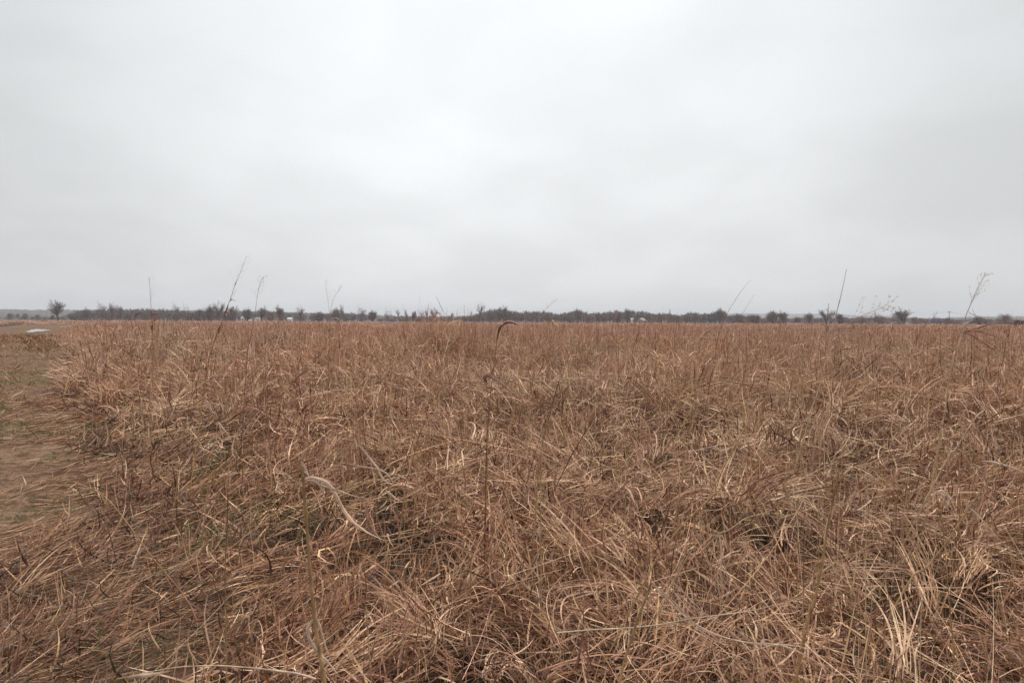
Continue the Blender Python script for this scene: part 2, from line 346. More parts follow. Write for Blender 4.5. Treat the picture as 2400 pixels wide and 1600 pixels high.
    bag.add(blades(P_(x[I]+rng.normal(0, .05, n), y[I]+rng.normal(0, .05, n), h[I]*U(0, .15, n)), h[I]*tl[I]*U(.35, 1.15, n), U(.0024, .0070, n)*s[I]**.7, np.abs(rng.normal(.3, .3, n)), U(.6, 3.2, n), a2, rng.normal(0, .7, n), segs=9, col=tc[I]*.4+pick(n, lite=1.2)*.63, zfl=0.02, pw=1.1, kink=np.where(rng.random(n) < .12, rng.normal(.3, .7, n), 0)))
    # upright culms
    x, y, s = scatter(75, 1.3, 9.5)
    e = edge(x, y); h = height(x, y)
    keep = (e > 1.0) & (rng.random(len(x)) < 0.35+1.0*(vnoise(x, y, 0.6, 31, 2)-0.2)); x, y, s, h = (v[keep] for v in (x, y, s, h)); n = len(x)
    bag.add(blades(np.stack([x, y, 0*x], 1), (h+.05)*U(.7, 1.75, n), U(.0028, .0050, n)*s**.8, np.abs(rng.normal(.22, .22, n)), rng.normal(.15, .25, n), U(0, 6.28, n), 0.1, twr=rng.normal(0, .2, n), segs=4, col=pickc(n), prof='culm'))
    # scattered taller culms with a curled leaf or two, ragged against the skyline
    n = 260; y = U(4.5, 24, n); x = U(-1, 1, n)*.8*y; keep = (edge(x, y) > .4) & (rng.random(n) < sstep(.35, .6, vnoise(x, y, 3, 95, 2))+.15); x, y = x[keep], y[keep]; n = len(x); s = np.maximum(1, y/3)**.6
    l = U(.95, 1.42, n); th = np.abs(rng.normal(.16, .14, n)); a = np.where(rng.random(n) < .7, rng.normal(.1, .7, n), U(0, 6.28, n))
    bag.add(blades(P_(x, y, 0*x), l, U(.003, .0042, n)*s, th, rng.normal(.1, .15, n), a, 0, twr=0, segs=5, col=pickc(n)*.9, prof='culm'))
    for q in range(3):
        f = U(.5, .95, n); bag.add(blades(P_(x+np.sin(th)*np.cos(a)*l*f, y+np.sin(th)*np.sin(a)*l*f, np.cos(th)*l*f), U(.08, .26, n), U(.004, .008, n)*s, U(.2, .8, n), U(.6, 2.4, n), a+rng.normal(0, 1.2, n), rng.normal(0, .6, n), segs=6, col=pick(n)*np.array((.95, .8, .75))))
    # long straws lying across the top
    x, y, s = scatter(34, 1.2, 9.5)
    e = edge(x, y); h = height(x, y)
    keep = e > 0.35; x, y, s, h, e = (v[keep] for v in (x, y, s, h, e)); n = len(x)
    az = np.where(e < 3, 0.5+rng.normal(0, .25, n), U(0, 6.28, n))
    bag.add(blades(np.stack([x, y, h*U(.3, .85, n)], 1), U(.35, .95, n), U(.0024, .0046, n)*s, rng.normal(1.38, .16, n), rng.normal(.15, .3, n), az, rng.normal(0, .25, n), segs=7, col=np.where(rng.random((n, 1)) < .5, pickc(n), pick(n, lite=1.25)), prof='culm', zfl=.02))
    # litter strewn over the verge and the track
    x, y, s = scatter(3000, 1.2, 12, m=0.8)
    e = edge(x, y); keep = (e > -3.2) & (e < 1.3) & (rng.random(len(x)) < sstep(-.75, 0.8, e)*sstep(.3, .6, vnoise(x, y, .5, 41, 2))*1.3+.035); x, y, s = (v[keep] for v in (x, y, s)); n = len(x)
    bag.add(blades(np.stack([x, y, U(.055, .09, n)], 1), U(.05, .3, n), U(.0015, .004, n)*s, rng.normal(1.5, .12, n), rng.normal(0, .2, n), 0.5+rng.normal(0, .7, n), 0.2, segs=3, col=pick(n, lite=1.1)*np.array((.74, .72, .70)), zfl=.055))
    o = bag.build('dry_grass', M_BLADE); tag(o, 'matted dry tan and rust grass blades covering the near ground', 'grass', kind='stuff')
    # green shoots showing through gaps in the mat and along the track
    bag = Bag()
    x = U(-14, 12, 260000); y = 1.3+14.7*rng.random(260000)**1.3; keep = inview(x, y, .6); x, y = x[keep], y[keep]
    e = edge(x, y); g = vnoise(x, y, 0.8, 51, 3)
    gr = np.clip(sum(np.exp(-((x-a)/w)**2-((y-b)/w2)**2) for a, b, w, w2 in GREENS), 0, 1)
    keep = (rng.random(len(x)) < sstep(.50, .62, g)*np.where(e < .8, 0.5, .75)+gr) & (e > -2.5); x, y = x[keep], y[keep]; n = len(x); e = e[keep]
    sc_ = np.maximum(1, y/3)**.7
    bag.add(blades(np.stack([x, y, np.where(e < 1.4, .05, .0)], 1), np.where(e < .8, U(.02, .07, n), U(.08, .2, n)), U(.002, .004, n)*sc_, U(.1, .9, n), U(.2, 1.2, n), U(0, 6.28, n), segs=3, col=pickg(n)))
    o = bag.build('green_grass', blade_material('green_blade', .3, .5, False)); tag(o, 'short green grass shoots showing through the dead mat and beside the track', 'grass', kind='stuff')
near_grass()

# ------------------------------------------------------------------ middle and far grass: clumps placed by geometry nodes
def clump(i, R, hgt, nb, nc, wscale, segs, low=0.0):
    b = Bag()
    n = nb; r = R*np.sqrt(rng.random(n)); a = U(0, 6.28, n); p = np.stack([r*np.cos(a), r*np.sin(a), U(0, .25, n)*hgt], 1)
    th = np.abs(rng.normal(.3, .3, n)); lay = rng.random(n) < 0.35
    th = np.where(lay, rng.normal(1.2, .4, n), th)
    p[:, 2] = np.where(lay, U(.1, .75, n)*hgt, p[:, 2])
    b.add(blades(p, hgt*np.where(lay, U(.25, .6, n), U(.4, 1.15, n)), U(.003, .0065, n)*wscale, th, rng.normal(.8, .9, n), U(0, 6.28, n), rng.normal(0, .8, n), segs=segs, col=pick(n, P_FAR, lite=1.2), zfl=.01, kink=np.where(rng.random(n) < .25, rng.normal(.3, .7, n), 0)))
    n = nc; r = R*np.sqrt(rng.random(n)); a = U(0, 6.28, n); p = np.stack([r*np.cos(a), r*np.sin(a), 0*a], 1)
    b.add(blades(p, hgt*U(.7, 1.35, n), U(.0022, .004, n)*wscale, np.abs(rng.normal(.13, .13, n)), rng.normal(.1, .2, n), U(0, 6.28, n), segs=3, col=pickc(n)*np.array((1.0, .97, 1.12)), prof='culm', twr=rng.normal(0, .2, n)))
    n = nb//3; r = R*1.2*np.sqrt(rng.random(n)); a = U(0, 6.28, n)      # old litter at the foot, its dark colour adding shade between the blades
    b.add(blades(np.stack([r*np.cos(a), r*np.sin(a), U(.01, .3, n)*hgt], 1), hgt*U(.2, .5, n), U(.005, .009, n)*wscale, rng.normal(1.2, .4, n), U(-.3, .8, n), U(0, 6.28, n), segs=3, col=OLD_SHADE[rng.integers(0, 4, n)]*1.2))
    # a few rusty curled leaves near the culm tips
    n = nc//2; r = R*np.sqrt(rng.random(n)); a = U(0, 6.28, n); p = np.stack([r*np.cos(a), r*np.sin(a), hgt*U(.55, 1.1, n)], 1)
    c = pick(n, P_FAR)*np.array((1.0, .84, .80))
    b.add(blades(p, hgt*U(.12, .45, n), U(.003, .007, n)*wscale, U(.2, 1.5, n), rng.normal(.7, 1.2, n), U(0, 6.28, n), segs=max(3, segs-1), col=c))
    return b.build('grass_clump_%d' % i, M_BLADE, link=False)
def gn_scatter(name, protos, P, S, Z, label):
    """one object whose geometry nodes place the prototype clumps on its points"""
    cn = bpy.data.collections.new(name+'_clumps')
    for p in protos: cn.objects.link(p)
    me = bpy.data.meshes.new(name); me.vertices.add(len(P)); me.vertices.foreach_set('co', np.ascontiguousarray(P, np.float32).ravel()); me.update()
    for an, vals, ty in (('size', S, 'FLOAT_VECTOR'), ('spin', np.stack([rng.normal(0, .1, len(P)), rng.normal(0, .1, len(P)), Z], 1), 'FLOAT_VECTOR')):
        at = me.attributes.new(an, ty, 'POINT'); at.data.foreach_set('vector', np.ascontiguousarray(vals, np.float32).ravel())
    at = me.attributes.new('which', 'INT', 'POINT'); at.data.foreach_set('value', rng.integers(0, len(protos), len(P)).astype(np.int32))
    o = bpy.data.objects.new(name, me); COL.objects.link(o)
    g = bpy.data.node_groups.new(name+'_nodes', 'GeometryNodeTree')
    g.interface.new_socket('Geometry', in_out='INPUT', socket_type='NodeSocketGeometry'); g.interface.new_socket('Geometry', in_out='OUTPUT', socket_type='NodeSocketGeometry')
    gi = g.nodes.new('NodeGroupInput'); go = g.nodes.new('NodeGroupOutput')
    ci = g.nodes.new('GeometryNodeCollectionInfo'); ci.inputs['Collection'].default_value = cn; ci.inputs['Separate Children'].default_value = True; ci.inputs['Reset Children'].default_value = True
    ip = g.nodes.new('GeometryNodeInstanceOnPoints'); ip.inputs['Pick Instance'].default_value = True
    def na(nm, ty):
        a = g.nodes.new('GeometryNodeInputNamedAttribute'); a.data_type = ty; a.inputs[0].default_value = nm; return a.outputs[0]
    g.links.new(gi.outputs[0], ip.inputs['Points']); g.links.new(ci.outputs[0], ip.inputs['Instance'])
    g.links.new(na('which', 'INT'), ip.inputs['Instance Index']); g.links.new(na('spin', 'FLOAT_VECTOR'), ip.inputs['Rotation']); g.links.new(na('size', 'FLOAT_VECTOR'), ip.inputs['Scale'])
    g.links.new(ip.outputs[0], go.inputs[0])
    md = o.modifiers.new('scatter', 'NODES'); md.node_group = g
    tag(o, label, 'grass', kind='stuff'); return o
def field(y0, y1, dens, m=1.5, fade=None):
    ys = np.linspace(y0, y1, 400); w = (1.6*ys+2*m); c = np.cumsum(w); tot = int(dens*np.trapz(w, ys)); c = c/c[-1]
    y = np.interp(rng.random(tot), c, ys); x = U(-1, 1, tot)*(.8*y+m); return x, y
def grassy(x, y):
    e = edge(x, y)
    return (e > np.interp(y, [6, 10, 40], [1.2, .25, .4])+np.abs(rng.normal(0, .35, len(x)))) | (e < -13.5-0.02*y) | (y > 150)
def mid_grass():
    pr = [clump(i, .17, .78, 72, 6, 2.1, 6) for i in range(12)]
    x, y = field(7.6, 28, 11); k = grassy(x, y) & (rng.random(len(x)) < sstep(7.4, 9.6, y)+.25) & (rng.random(len(x)) < .22+sstep(.32, .56, vnoise(x, y, 1.3, 91, 2))); x, y = x[k], y[k]; n = len(x)
    h = height(x, y)/.78; s = np.clip(h*U(.65, 1.3, n), .15, 1.7)
    gn_scatter('tall_dry_grass', pr, np.stack([x, y, 0*x], 1), np.stack([U(.9, 1.4, n), U(.9, 1.4, n), s], 1), U(0, 6.28, n), 'standing rust brown prairie grass with curled leaves across the middle of the field')
    pr = [clump(20+i, .55, .8, 260, 50, 3.2, 4) for i in range(8)]
    x, y = field(27, 90, 1.7, 4); k = grassy(x, y); x, y = x[k], y[k]; n = len(x)
    s = np.clip(height(x, y)/.8*U(.75, 1.2, n), .2, 1.15)
    gn_scatter('far_dry_grass', pr, np.stack([x, y, 0*x], 1), np.stack([U(.9, 1.4, n), U(.9, 1.4, n), s], 1), U(0, 6.28, n), 'far rust coloured prairie grass stretching towards the trees')
    pr = [clump(40+i, 1.8, .8, 420, 70, 9.0, 3) for i in range(6)]
    x, y = field(86, 330, .14, 10); k = grassy(x, y); x, y = x[k], y[k]; n = len(x)
    s = np.clip(height(x, y)/.8*U(.7, 1.15, n), .15, .62)
    gn_scatter('distant_dry_grass', pr, np.stack([x, y, 0*x+.05], 1), np.stack([U(.9, 1.5, n), U(.9, 1.5, n), s], 1), U(0, 6.28, n), 'distant band of reddish prairie grass below the tree line')
    # the closed canopy of the farthest grass
    ys = np.concatenate([np.arange(60, 120, 1.5), np.arange(120, 300, 5.), np.arange(300, 1300, 25.)]); us = np.linspace(-1, 1, 200)
    Y, Uu = np.meshgrid(ys, us, indexing='ij'); X = Uu*(.95*Y+20)
    e = X+.35+.64*Y; onfield = sstep(0.5, 3, e) + sstep(14, 17, -e) + sstep(150, 160, Y)
    Z = (.20+.14*vnoise(X, Y, 6, 61, 4)+.06*rng.random(X.shape))*np.clip(onfield, 0, 1)*sstep(58, 75, Y) - .25*(1-np.clip(onfield, 0, 1)) - .2*(1-sstep(58, 75, Y))
    n = len(us); i, j = np.meshgrid(np.arange(len(ys)-1), np.arange(n-1), indexing='ij'); a = (i*n+j).ravel()
    o = mesh_np('prairie_canopy', np.stack([X, Y, Z], -1).reshape(-1, 3), np.stack([a, a+1, a+n+1, a+n], 1), M_FARGRASS); tag(o, 'closed reddish brown cover of grass at the far end of the field', 'grass', kind='stuff')
    # short turf along the track
    b = Bag(); x, y = field(3, 50, 130); x2, y2 = field(50, 160, 14); x = np.concatenate([x, x2]); y = np.concatenate([y, y2]); e = edge(x, y); g = vnoise(x, y*.45, 1.3, 71, 3)
    wet = (np.abs(x+61+(y-88)*.68) < 6) & (y > 52) & (y < 135)      # open water and bare mud round the puddles
    k = (e < 1.2) & (e > -14) & ~wet & ((y < 50) | (rng.random(len(x)) < .3)) & (rng.random(len(x)) < sstep(.42, .62, g)*.75+.05); x, y = x[k], y[k]; n = len(x); s = np.maximum(1, np.minimum(y, 70)/3)**.8
    c = np.where(rng.random((n, 1)) < np.clip(vnoise(x, y, 2.5, 73)[:, None]*1.0-.3, 0, .35), pickg(n)*np.array((1.5, .95, 1.0)), pick(n, lite=1.0)*np.array((.78, .72, .66)))
    b.add(blades(np.stack([x, y, 0*x+.05], 1), U(.03, .11, n)*s**.5, U(.002, .005, n)*s, U(.5, 1.5, n), U(0, .6, n), U(0, 6.28, n), segs=2, col=c, zfl=.05))
    o = b.build('track_turf', M_BLADE); tag(o, 'thin yellow green turf and straw trodden into the muddy track', 'grass', kind='stuff')
mid_grass()

# ------------------------------------------------------------------ prominent stalks, each a thing of its own
def smooth_path(P, k=5):
    P = np.array(P, float)
    if len(P) < 3: return np.array([P[0]+(P[-1]-P[0])*t for t in np.linspace(0, 1, 6)])
    Q = np.vstack([2*P[0]-P[1], P, 2*P[-1]-P[-2]]); out = []
    for i in range(1, len(Q)-2):
        for t in np.linspace(0, 1, k, endpoint=False):
            a, b, c, d = Q[i-1:i+3]
            out.append(.5*((2*b)+(c-a)*t+(2*a-5*b+4*c-d)*t*t+(-a+3*b-3*c+d)*t**3))
    out.append(P[-1]); return np.array(out)
def frames(P):
    T = np.gradient(P, axis=0); T /= np.linalg.norm(T, axis=1)[:, None]+1e-9
    S = np.cross(T, np.array((0.13, 1.0, 0.05))); S /= np.linalg.norm(S, axis=1)[:, None]+1e-9
    return T, S, np.cross(S, T)
def tube(P, r0, r1, c0, c1, k=6, nodes=()):
    T, S, B = frames(P); n = len(P); t = np.linspace(0, 1, n)
    R = r0+(r1-r0)*t
    for q in nodes: R = R*(1+0.45*np.exp(-((t-q)/0.012)**2))
    ang = np.arange(k)*2*math.pi/k
    V = P[:, None]+R[:, None, None]*(np.cos(ang)[None, :, None]*S[:, None]+np.sin(ang)[None, :, None]*B[:, None])
    q = [[i*k+j, i*k+(j+1) % k, (i+1)*k+(j+1) % k, (i+1)*k+j] for i in range(n-1) for j in range(k)]
    cc = np.array(c0)[None]*(1-t[:, None])+np.array(c1)[None]*t[:, None]
    cc = cc*(0.55+.8*vnoise(t*23, t*0+r0*900, 1, 3))[:, None]
    return V.reshape(-1, 3), np.array(q), np.repeat(cc, k, 0)
def ribbon(P, w, c, tw0=0.0, tw1=0.0, c1=None, fold=0.25, prof=None):
    """a dry leaf blade: folded midrib, wavering edges, streaks along its length"""
    T, S, B = frames(P); n = len(P); t = np.linspace(0, 1, n); sd = abs(float(P[0][0])*31+float(P[-1][1])*17) % 97
    wp = (np.minimum(1, .35+2.0*t)*(1-t**2.0)**.8+.05) if prof is None else prof(t)
    wp = wp*(.72+.5*vnoise(t*9, t*0+sd, 1, 4))
    a = tw0+(tw1-tw0)*t+(vnoise(t*7, t*0+sd+3, 1, 5)-.5)*1.0; X = np.cos(a)[:, None]*S+np.sin(a)[:, None]*B; Y = -np.sin(a)[:, None]*S+np.cos(a)[:, None]*B
    hw = (w*wp/2)[:, None]; us = (-1, -.45, 0, .45, 1); K = len(us)
    hw = hw*1.12
    V = np.stack([P+X*hw*u+Y*hw*(fold*(1.9*abs(u)**1.3-.3)+(.22*(vnoise(t*11+u*5, t*0+sd, 1, 6)-.5))[:, None]) for u in us], 1).reshape(-1, 3)
    q = [[i*K+j, i*K+j+1, i*K+K+j+1, i*K+K+j] for i in range(n-1) for j in range(K-1)]
    c1 = c if c1 is None else c1
    cc = np.array(c)[None]*(1-t[:, None])+np.array(c1)[None]*t[:, None]
    st = np.stack([.62+.62*vnoise(t*6+u*9, t*0+sd*3+u*40, 1, 7, 4)-(.10 if u == 0 else 0) for u in us], 1)
    return V, np.array(q), (cc[:, None]*st[:, :, None]).reshape(-1, 3)
STRAW, DARK, RUST, PALE, PINK, OCHRE = (.62, .44, .25), (.20, .105, .07), (.26, .10, .07), (.74, .59, .45), (.58, .39, .30), (.58, .37, .18)
def px(path, d, d1=None):
    n = len(path); dd = np.linspace(d, d if d1 is None else d1, n); return [pt(p[0], p[1], q) for p, q in zip(path, dd)]
def stalk(label, path, d, r, d1=None, c0=OCHRE, c1=STRAW, ground=True, leaves=(), panicle=None, name='grass_stalk', group='tall stalks standing out of the prairie', rt=.45, fallen=False):
    """path: picture positions from the top down; leaves: (path, width_m, colour, colour_tip, depth offset)"""
    P = px(path, d, d1)
    if ground and P[-1][2] > 0.02:
        dv = P[-1]-P[-2]; k = (P[-1][2]+.02)/max(1e-3, -dv[2]) if dv[2] < -1e-3 else 0
        off = dv*k; h = np.hypot(off[0], off[1]); lim = P[-1][2]*0.5
        if h > lim: off[:2] *= lim/h
        P.append(np.array([P[-1][0]+off[0], P[-1][1]+off[1], -.02]))
    P = np.array(P[::-1]); base = P[0].copy(); base[2] = max(0, base[2])
    root = empty(name, base); tag(root, label, 'grass stalk', group)
    sp = smooth_path(P-base, 7)
    r *= .82
    V, Q, C = tube(sp, r, r*rt, c0, c1, nodes=(.12, .3, .48, .66, .83))
    mesh_np('stem', V, Q, M_STALK, col=C, parent=root, smooth=True)
    for lf in leaves:
        lp, w, c, ct = lf[:4]; tw = lf[4] if len(lf) > 4 else (0.2, 1.0); dd = lf[5] if len(lf) > 5 else 0
        dref = d
        if d1: dref = d + (d1-d)*.3
        L = smooth_path(np.array(px(lp, dref, dref+dd))-base, 6)
        V, Q, C = ribbon(L, w*.8, c, tw[0], tw[1], ct)
        mesh_np('leaf', V, Q, M_BLADE, col=C, parent=root, smooth=True)
    if panicle:
        u0, nb, ln, spk, cp = panicle; b = Bag(); m = len(sp)
        for i in range(nb):
            k = min(m-2, int((u0+(1-u0)*i/nb)*m)); p0 = sp[k]; t = sp[k+1]-sp[k]; t /= np.linalg.norm(t)
            s = rng.normal(0, 1, 3); s -= t*s.dot(t); s /= np.linalg.norm(s); l = ln*(1-.6*i/nb)*U(.6, 1.2)
            e_ = p0+(t*.75+s*.66)*l; mid = p0+(t*.5+s*.25)*l*.6
            br = smooth_path([p0, mid, e_], 3); b.add(tube(br, .0005, .0003, cp, cp, 3))
            for _ in range(spk):
                q = br[rng.integers(3, len(br))]; b.add(ribbon(np.array([q, q+(t+rng.normal(0, .5, 3))*.006, q+(t+rng.normal(0, .5, 3))*.010]), .0022, cp, fold=.5))
        b.build('seed_head', M_STALK, parent=root)
    return root
def stalks():
    S = stalk
    S('tall stalk in the centre with a dark drooping leaf curled over at horizon height', [(1171, 770), (1167, 790), (1163, 815), (1158, 853), (1150, 920), (1147, 974), (1143, 1051), (1139, 1197), (1137, 1290)], 3.4, .0032, c1=RUST, leaves=[
        ([(1163, 805), (1167, 785), (1171, 768), (1179, 760), (1190, 755), (1202, 756), (1214, 762)], .017, (.2, .08, .055), (.15, .06, .045), (.5, .1)),
        ([(1172, 768), (1182, 755), (1198, 753), (1212, 757), (1221, 765), (1228, 772)], .006, PINK, PINK), ([(1164, 772), (1160, 764), (1170, 757), (1186, 762)], .005, STRAW, PALE),
        ([(1162, 806), (1168, 792), (1180, 789), (1187, 798), (1195, 812)], .005, PINK, PALE), ([(1163, 824), (1169, 818), (1176, 807), (1184, 815), (1193, 824)], .008, STRAW, PALE),
        ([(1160, 860), (1166, 842), (1180, 833), (1192, 838), (1208, 850)], .008, RUST, PALE), ([(1163, 825), (1185, 808), (1205, 790), (1223, 770)], .004, OCHRE, STRAW)])
    S('dark stalk left of the centre one with a blunt maroon leaf folded at its top', [(1139, 885), (1141, 906), (1144, 930), (1146, 952), (1144, 985), (1141, 1030), (1139, 1100), (1137, 1220)], 3.1, .0027, c0=DARK, c1=DARK, leaves=[
        ([(1141, 896), (1138, 892), (1135, 884), (1137, 879), (1146, 880), (1155, 886), (1174, 897), (1190, 911), (1214, 928)], .024, (.2, .075, .05), PINK, (.4, .1))])
    S('stalk right of centre with rust leaves hanging from a bent top', [(1309, 896), (1304, 912), (1298, 935), (1288, 975), (1277, 1010), (1268, 1060), (1262, 1110), (1256, 1190)], 3.0, .0044, c0=OCHRE, c1=DARK, leaves=[
        ([(1301, 897), (1308, 893), (1311, 905), (1315, 925)], .010, DARK, RUST, (1, .5)), ([(1318, 917), (1320, 935), (1318, 960), (1316, 990)], .010, RUST, DARK, (.6, .3)),
        ([(1270, 978), (1267, 960), (1271, 945), (1282, 935), (1297, 927), (1312, 921), (1324, 915)], .008, DARK, RUST), ([(1311, 903), (1304, 898), (1300, 897)], .004, PALE, PALE),
        ([(1310, 925), (1302, 950), (1330, 965), (1352, 978)], .006, PINK, RUST)])
    S('thin dark stem slanting up to the right of the centre stalks', [(1346, 798), (1335, 830), (1322, 865), (1309, 900), (1290, 955), (1270, 1010), (1255, 1060)], 3.4, .0019, c0=DARK, c1=DARK)
    S('pale ochre stalk with a hanging seed husk below the rust leaves', [(1270, 955), (1270, 1010), (1268, 1100), (1267, 1200), (1268, 1290), (1268, 1400)], 2.5, .0036, c0=OCHRE, c1=STRAW, leaves=[
        ([(1266, 1260), (1262, 1250), (1263, 1238), (1268, 1232)], .013, PINK, PALE, (.1, .3)), ([(1266, 1292), (1258, 1318), (1264, 1370), (1262, 1430)], .006, PALE, PALE), ([(1272, 1066), (1280, 1083), (1300, 1100), (1325, 1124)], .009, PINK, (.5, .25, .18))])
    S('thick snapped foreground stalk with long pale leaves trailing from its broken top', [(706, 1092), (709, 1110), (711, 1128), (716, 1190), (721, 1260), (729, 1366), (740, 1471), (752, 1545), (761, 1600)], 1.42, .0046, c0=OCHRE, c1=(.36, .22, .1), rt=.8, leaves=[
        ([(707, 1083), (712, 1095), (718, 1106), (725, 1117)], .010, PINK, PALE, (.3, .6)), ([(712, 1124), (730, 1119), (751, 1124), (768, 1133), (783, 1153), (795, 1175), (808, 1198), (828, 1222), (848, 1238), (867, 1250), (902, 1266)], .0105, (.84, .64, .50), (.66, .46, .34), (.2, 1.1)),
        ([(713, 1125), (735, 1130), (760, 1140), (800, 1152), (830, 1162), (863, 1168)], .006, (.5, .34, .26), PINK, (.5, .2)), ([(714, 1125), (740, 1128), (756, 1150), (764, 1172)], .006, (.45, .31, .24), (.42, .29, .22), (.9, 1.2)),
        ([(710, 1124), (690, 1123), (665, 1124), (648, 1124)], .0035, OCHRE, STRAW), ([(737, 1448), (726, 1462), (721, 1480), (731, 1508), (750, 1532), (770, 1552), (796, 1584)], .0095, PALE, (.6, .47, .4)), ([(736, 1440), (748, 1462), (762, 1510), (775, 1545)], .006, PALE, STRAW)])
    S('tall leaning stem at left with a bare feathery tip above the trees', [(577, 602), (566, 632), (552, 664), (543, 692), (534, 716), (526, 738), (519, 758), (508, 785), (498, 815), (489, 845), (483, 885), (478, 920)], 4.6, .0060, c0=OCHRE, c1=RUST, rt=.13, panicle=(.80, 12, .10, 1, (.62, .5, .42)), leaves=[
        ([(551, 668), (552, 663), (555, 664)], .014, RUST, PINK), ([(545, 695), (550, 685), (557, 672)], .004, PINK, PINK), ([(540, 700), (546, 702), (560, 707)], .006, RUST, PINK), ([(543, 700), (539, 708)], .006, RUST, RUST),
        ([(526, 732), (530, 737), (533, 738)], .016, RUST, PINK), ([(515, 766), (513, 774), (512, 782)], .022, DARK, RUST), ([(515, 770), (524, 763), (532, 759)], .007, DARK, RUST), ([(535, 714), (530, 728), (527, 740)], .012, DARK, DARK)])
    S('slender stem with a wispy seed head right of the tall leaning one', [(616, 649), (611, 662), (606, 676), (603, 696), (600, 718), (597, 742), (594, 757), (590, 775), (587, 792), (581, 820), (578, 855), (575, 900)], 5.2, .0034, c0=DARK, c1=(.55, .45, .35), rt=.3, panicle=(.72, 14, .09, 2, (.55, .45, .38)), leaves=[([(594, 753), (597, 750), (601, 757)], .016, PINK, PALE)])
    S('slender stem with rusty leaves at its joint above the left tree row', [(349, 650), (351, 675), (353, 705), (356, 733), (358, 745), (358, 770), (357, 800), (358, 840), (357, 900)], 6.0, .0036, c0=OCHRE, c1=RUST, rt=.25, panicle=(.70, 16, .13, 1, (.6, .5, .44)), leaves=[
        ([(357, 737), (364, 733), (372, 729)], .020, RUST, PINK), ([(356, 737), (350, 733), (347, 728)], .018, RUST, PINK), ([(359, 752), (368, 747), (376, 746)], .014, DARK, RUST), ([(358, 735), (370, 733), (380, 726)], .010, RUST, PINK), ([(357, 760), (356, 768), (357, 776)], .022, DARK, RUST)])
    S('left member of two thin hairlike stems crossing above the trees', [(762, 655), (766, 685), (771, 722), (775, 760), (777, 800), (778, 840)], 7.0, .0026, c0=OCHRE, c1=(.5, .42, .36), rt=.35, panicle=(.7, 8, .10, 1, (.6, .5, .42)))
    S('right arching member of two thin hairlike stems crossing above the trees', [(802, 670), (792, 683), (783, 697), (777, 718), (774, 745), (772, 790), (771, 840)], 7.2, .0028, c0=RUST, c1=(.45, .32, .26), rt=.35, panicle=(.75, 7, .08, 2, (.5, .38, .3)))
    S('stem with a hooked pale leaf tip left of the centre on the horizon', [(792, 748), (790, 765), (786, 790), (783, 830)], 6.0, .003, c0=OCHRE, c1=RUST, leaves=[([(772, 753), (777, 746), (787, 744), (795, 749)], .010, RUST, PALE), ([(790, 757), (798, 748), (802, 742)], .008, RUST, PINK)])
    S('slanting stem with small seed spray crossing the woods right of the centre', [(1305, 700), (1290, 715), (1274, 729), (1260, 742), (1247, 754), (1236, 775), (1228, 800), (1222, 840)], 5.6, .0030, c0=OCHRE, c1=STRAW, rt=.3, panicle=(.66, 9, .06, 2, PALE))
    S('stem bent over into a peak with pale leaves on the horizon right of the centre', [(1291, 736), (1292, 750), (1286, 758), (1278, 768), (1270, 784), (1262, 803), (1256, 825), (1250, 880)], 4.6, .0030, c0=OCHRE, c1=RUST, leaves=[([(1293, 749), (1299, 755), (1306, 762), (1312, 769)], .010, PINK, PALE), ([(1293, 750), (1297, 752), (1301, 757)], .012, PALE, PALE), ([(1293, 750), (1295, 762), (1296, 768)], .007, RUST, PINK)])
    S('long hair thin stem curving above the woods at right', [(1760, 656), (1749, 667), (1739, 680), (1729, 694), (1719, 710), (1710, 724), (1702, 739), (1693, 757), (1684, 785), (1676, 830)], 5.2, .0024, c0=RUST, c1=(.55, .46, .38), rt=.4)
    S('shorter hair thin stem beside the long one above the woods', [(1769, 689), (1757, 708), (1743, 731), (1733, 748), (1725, 765), (1716, 800)], 6.4, .0026, c0=OCHRE, c1=(.5, .4, .33), rt=.4)
    S('tallest straight bare spike at right rising high into the sky', [(1984, 631), (1977, 665), (1970, 696), (1962, 728), (1955, 757), (1948, 780), (1943, 803), (1938, 828), (1932, 860), (1926, 890), (1913, 930), (1902, 960), (1886, 1020), (1868, 1080)], 3.6, .0056, c0=(.76, .55, .30), c1=(.6, .42, .34), rt=.28, leaves=[([(1924, 891), (1935, 905), (1943, 918)], .008, PALE, STRAW), ([(1924, 891), (1932, 878), (1946, 876), (1960, 892)], .008, RUST, RUST)])
    S('short reddish spike just left of the tallest one', [(1943, 710), (1940, 735), (1937, 765), (1935, 810), (1934, 850), (1932, 900)], 5.6, .0034, c0=OCHRE, c1=RUST, rt=.5)
    S('long stem leaning far right ending in a loose dotted panicle over the horizon', [(2082, 712), (2062, 722), (2040, 731), (2020, 739), (2000, 750), (1976, 764), (1952, 776), (1928, 794), (1902, 814), (1878, 838), (1850, 866), (1826, 894), (1799, 928), (1768, 968), (1742, 1010), (1718, 1052)], 3.3, .0034, c0=OCHRE, c1=(.5, .33, .24), rt=.25, panicle=(.70, 18, .15, 5, (.55, .40, .33)), leaves=[([(1952, 776), (1975, 768), (2005, 769), (2030, 776)], .009, PINK, RUST), ([(1952, 776), (1945, 774), (1938, 775)], .009, PALE, PALE), ([(1905, 814), (1925, 818), (1946, 824)], .005, RUST, STRAW)])
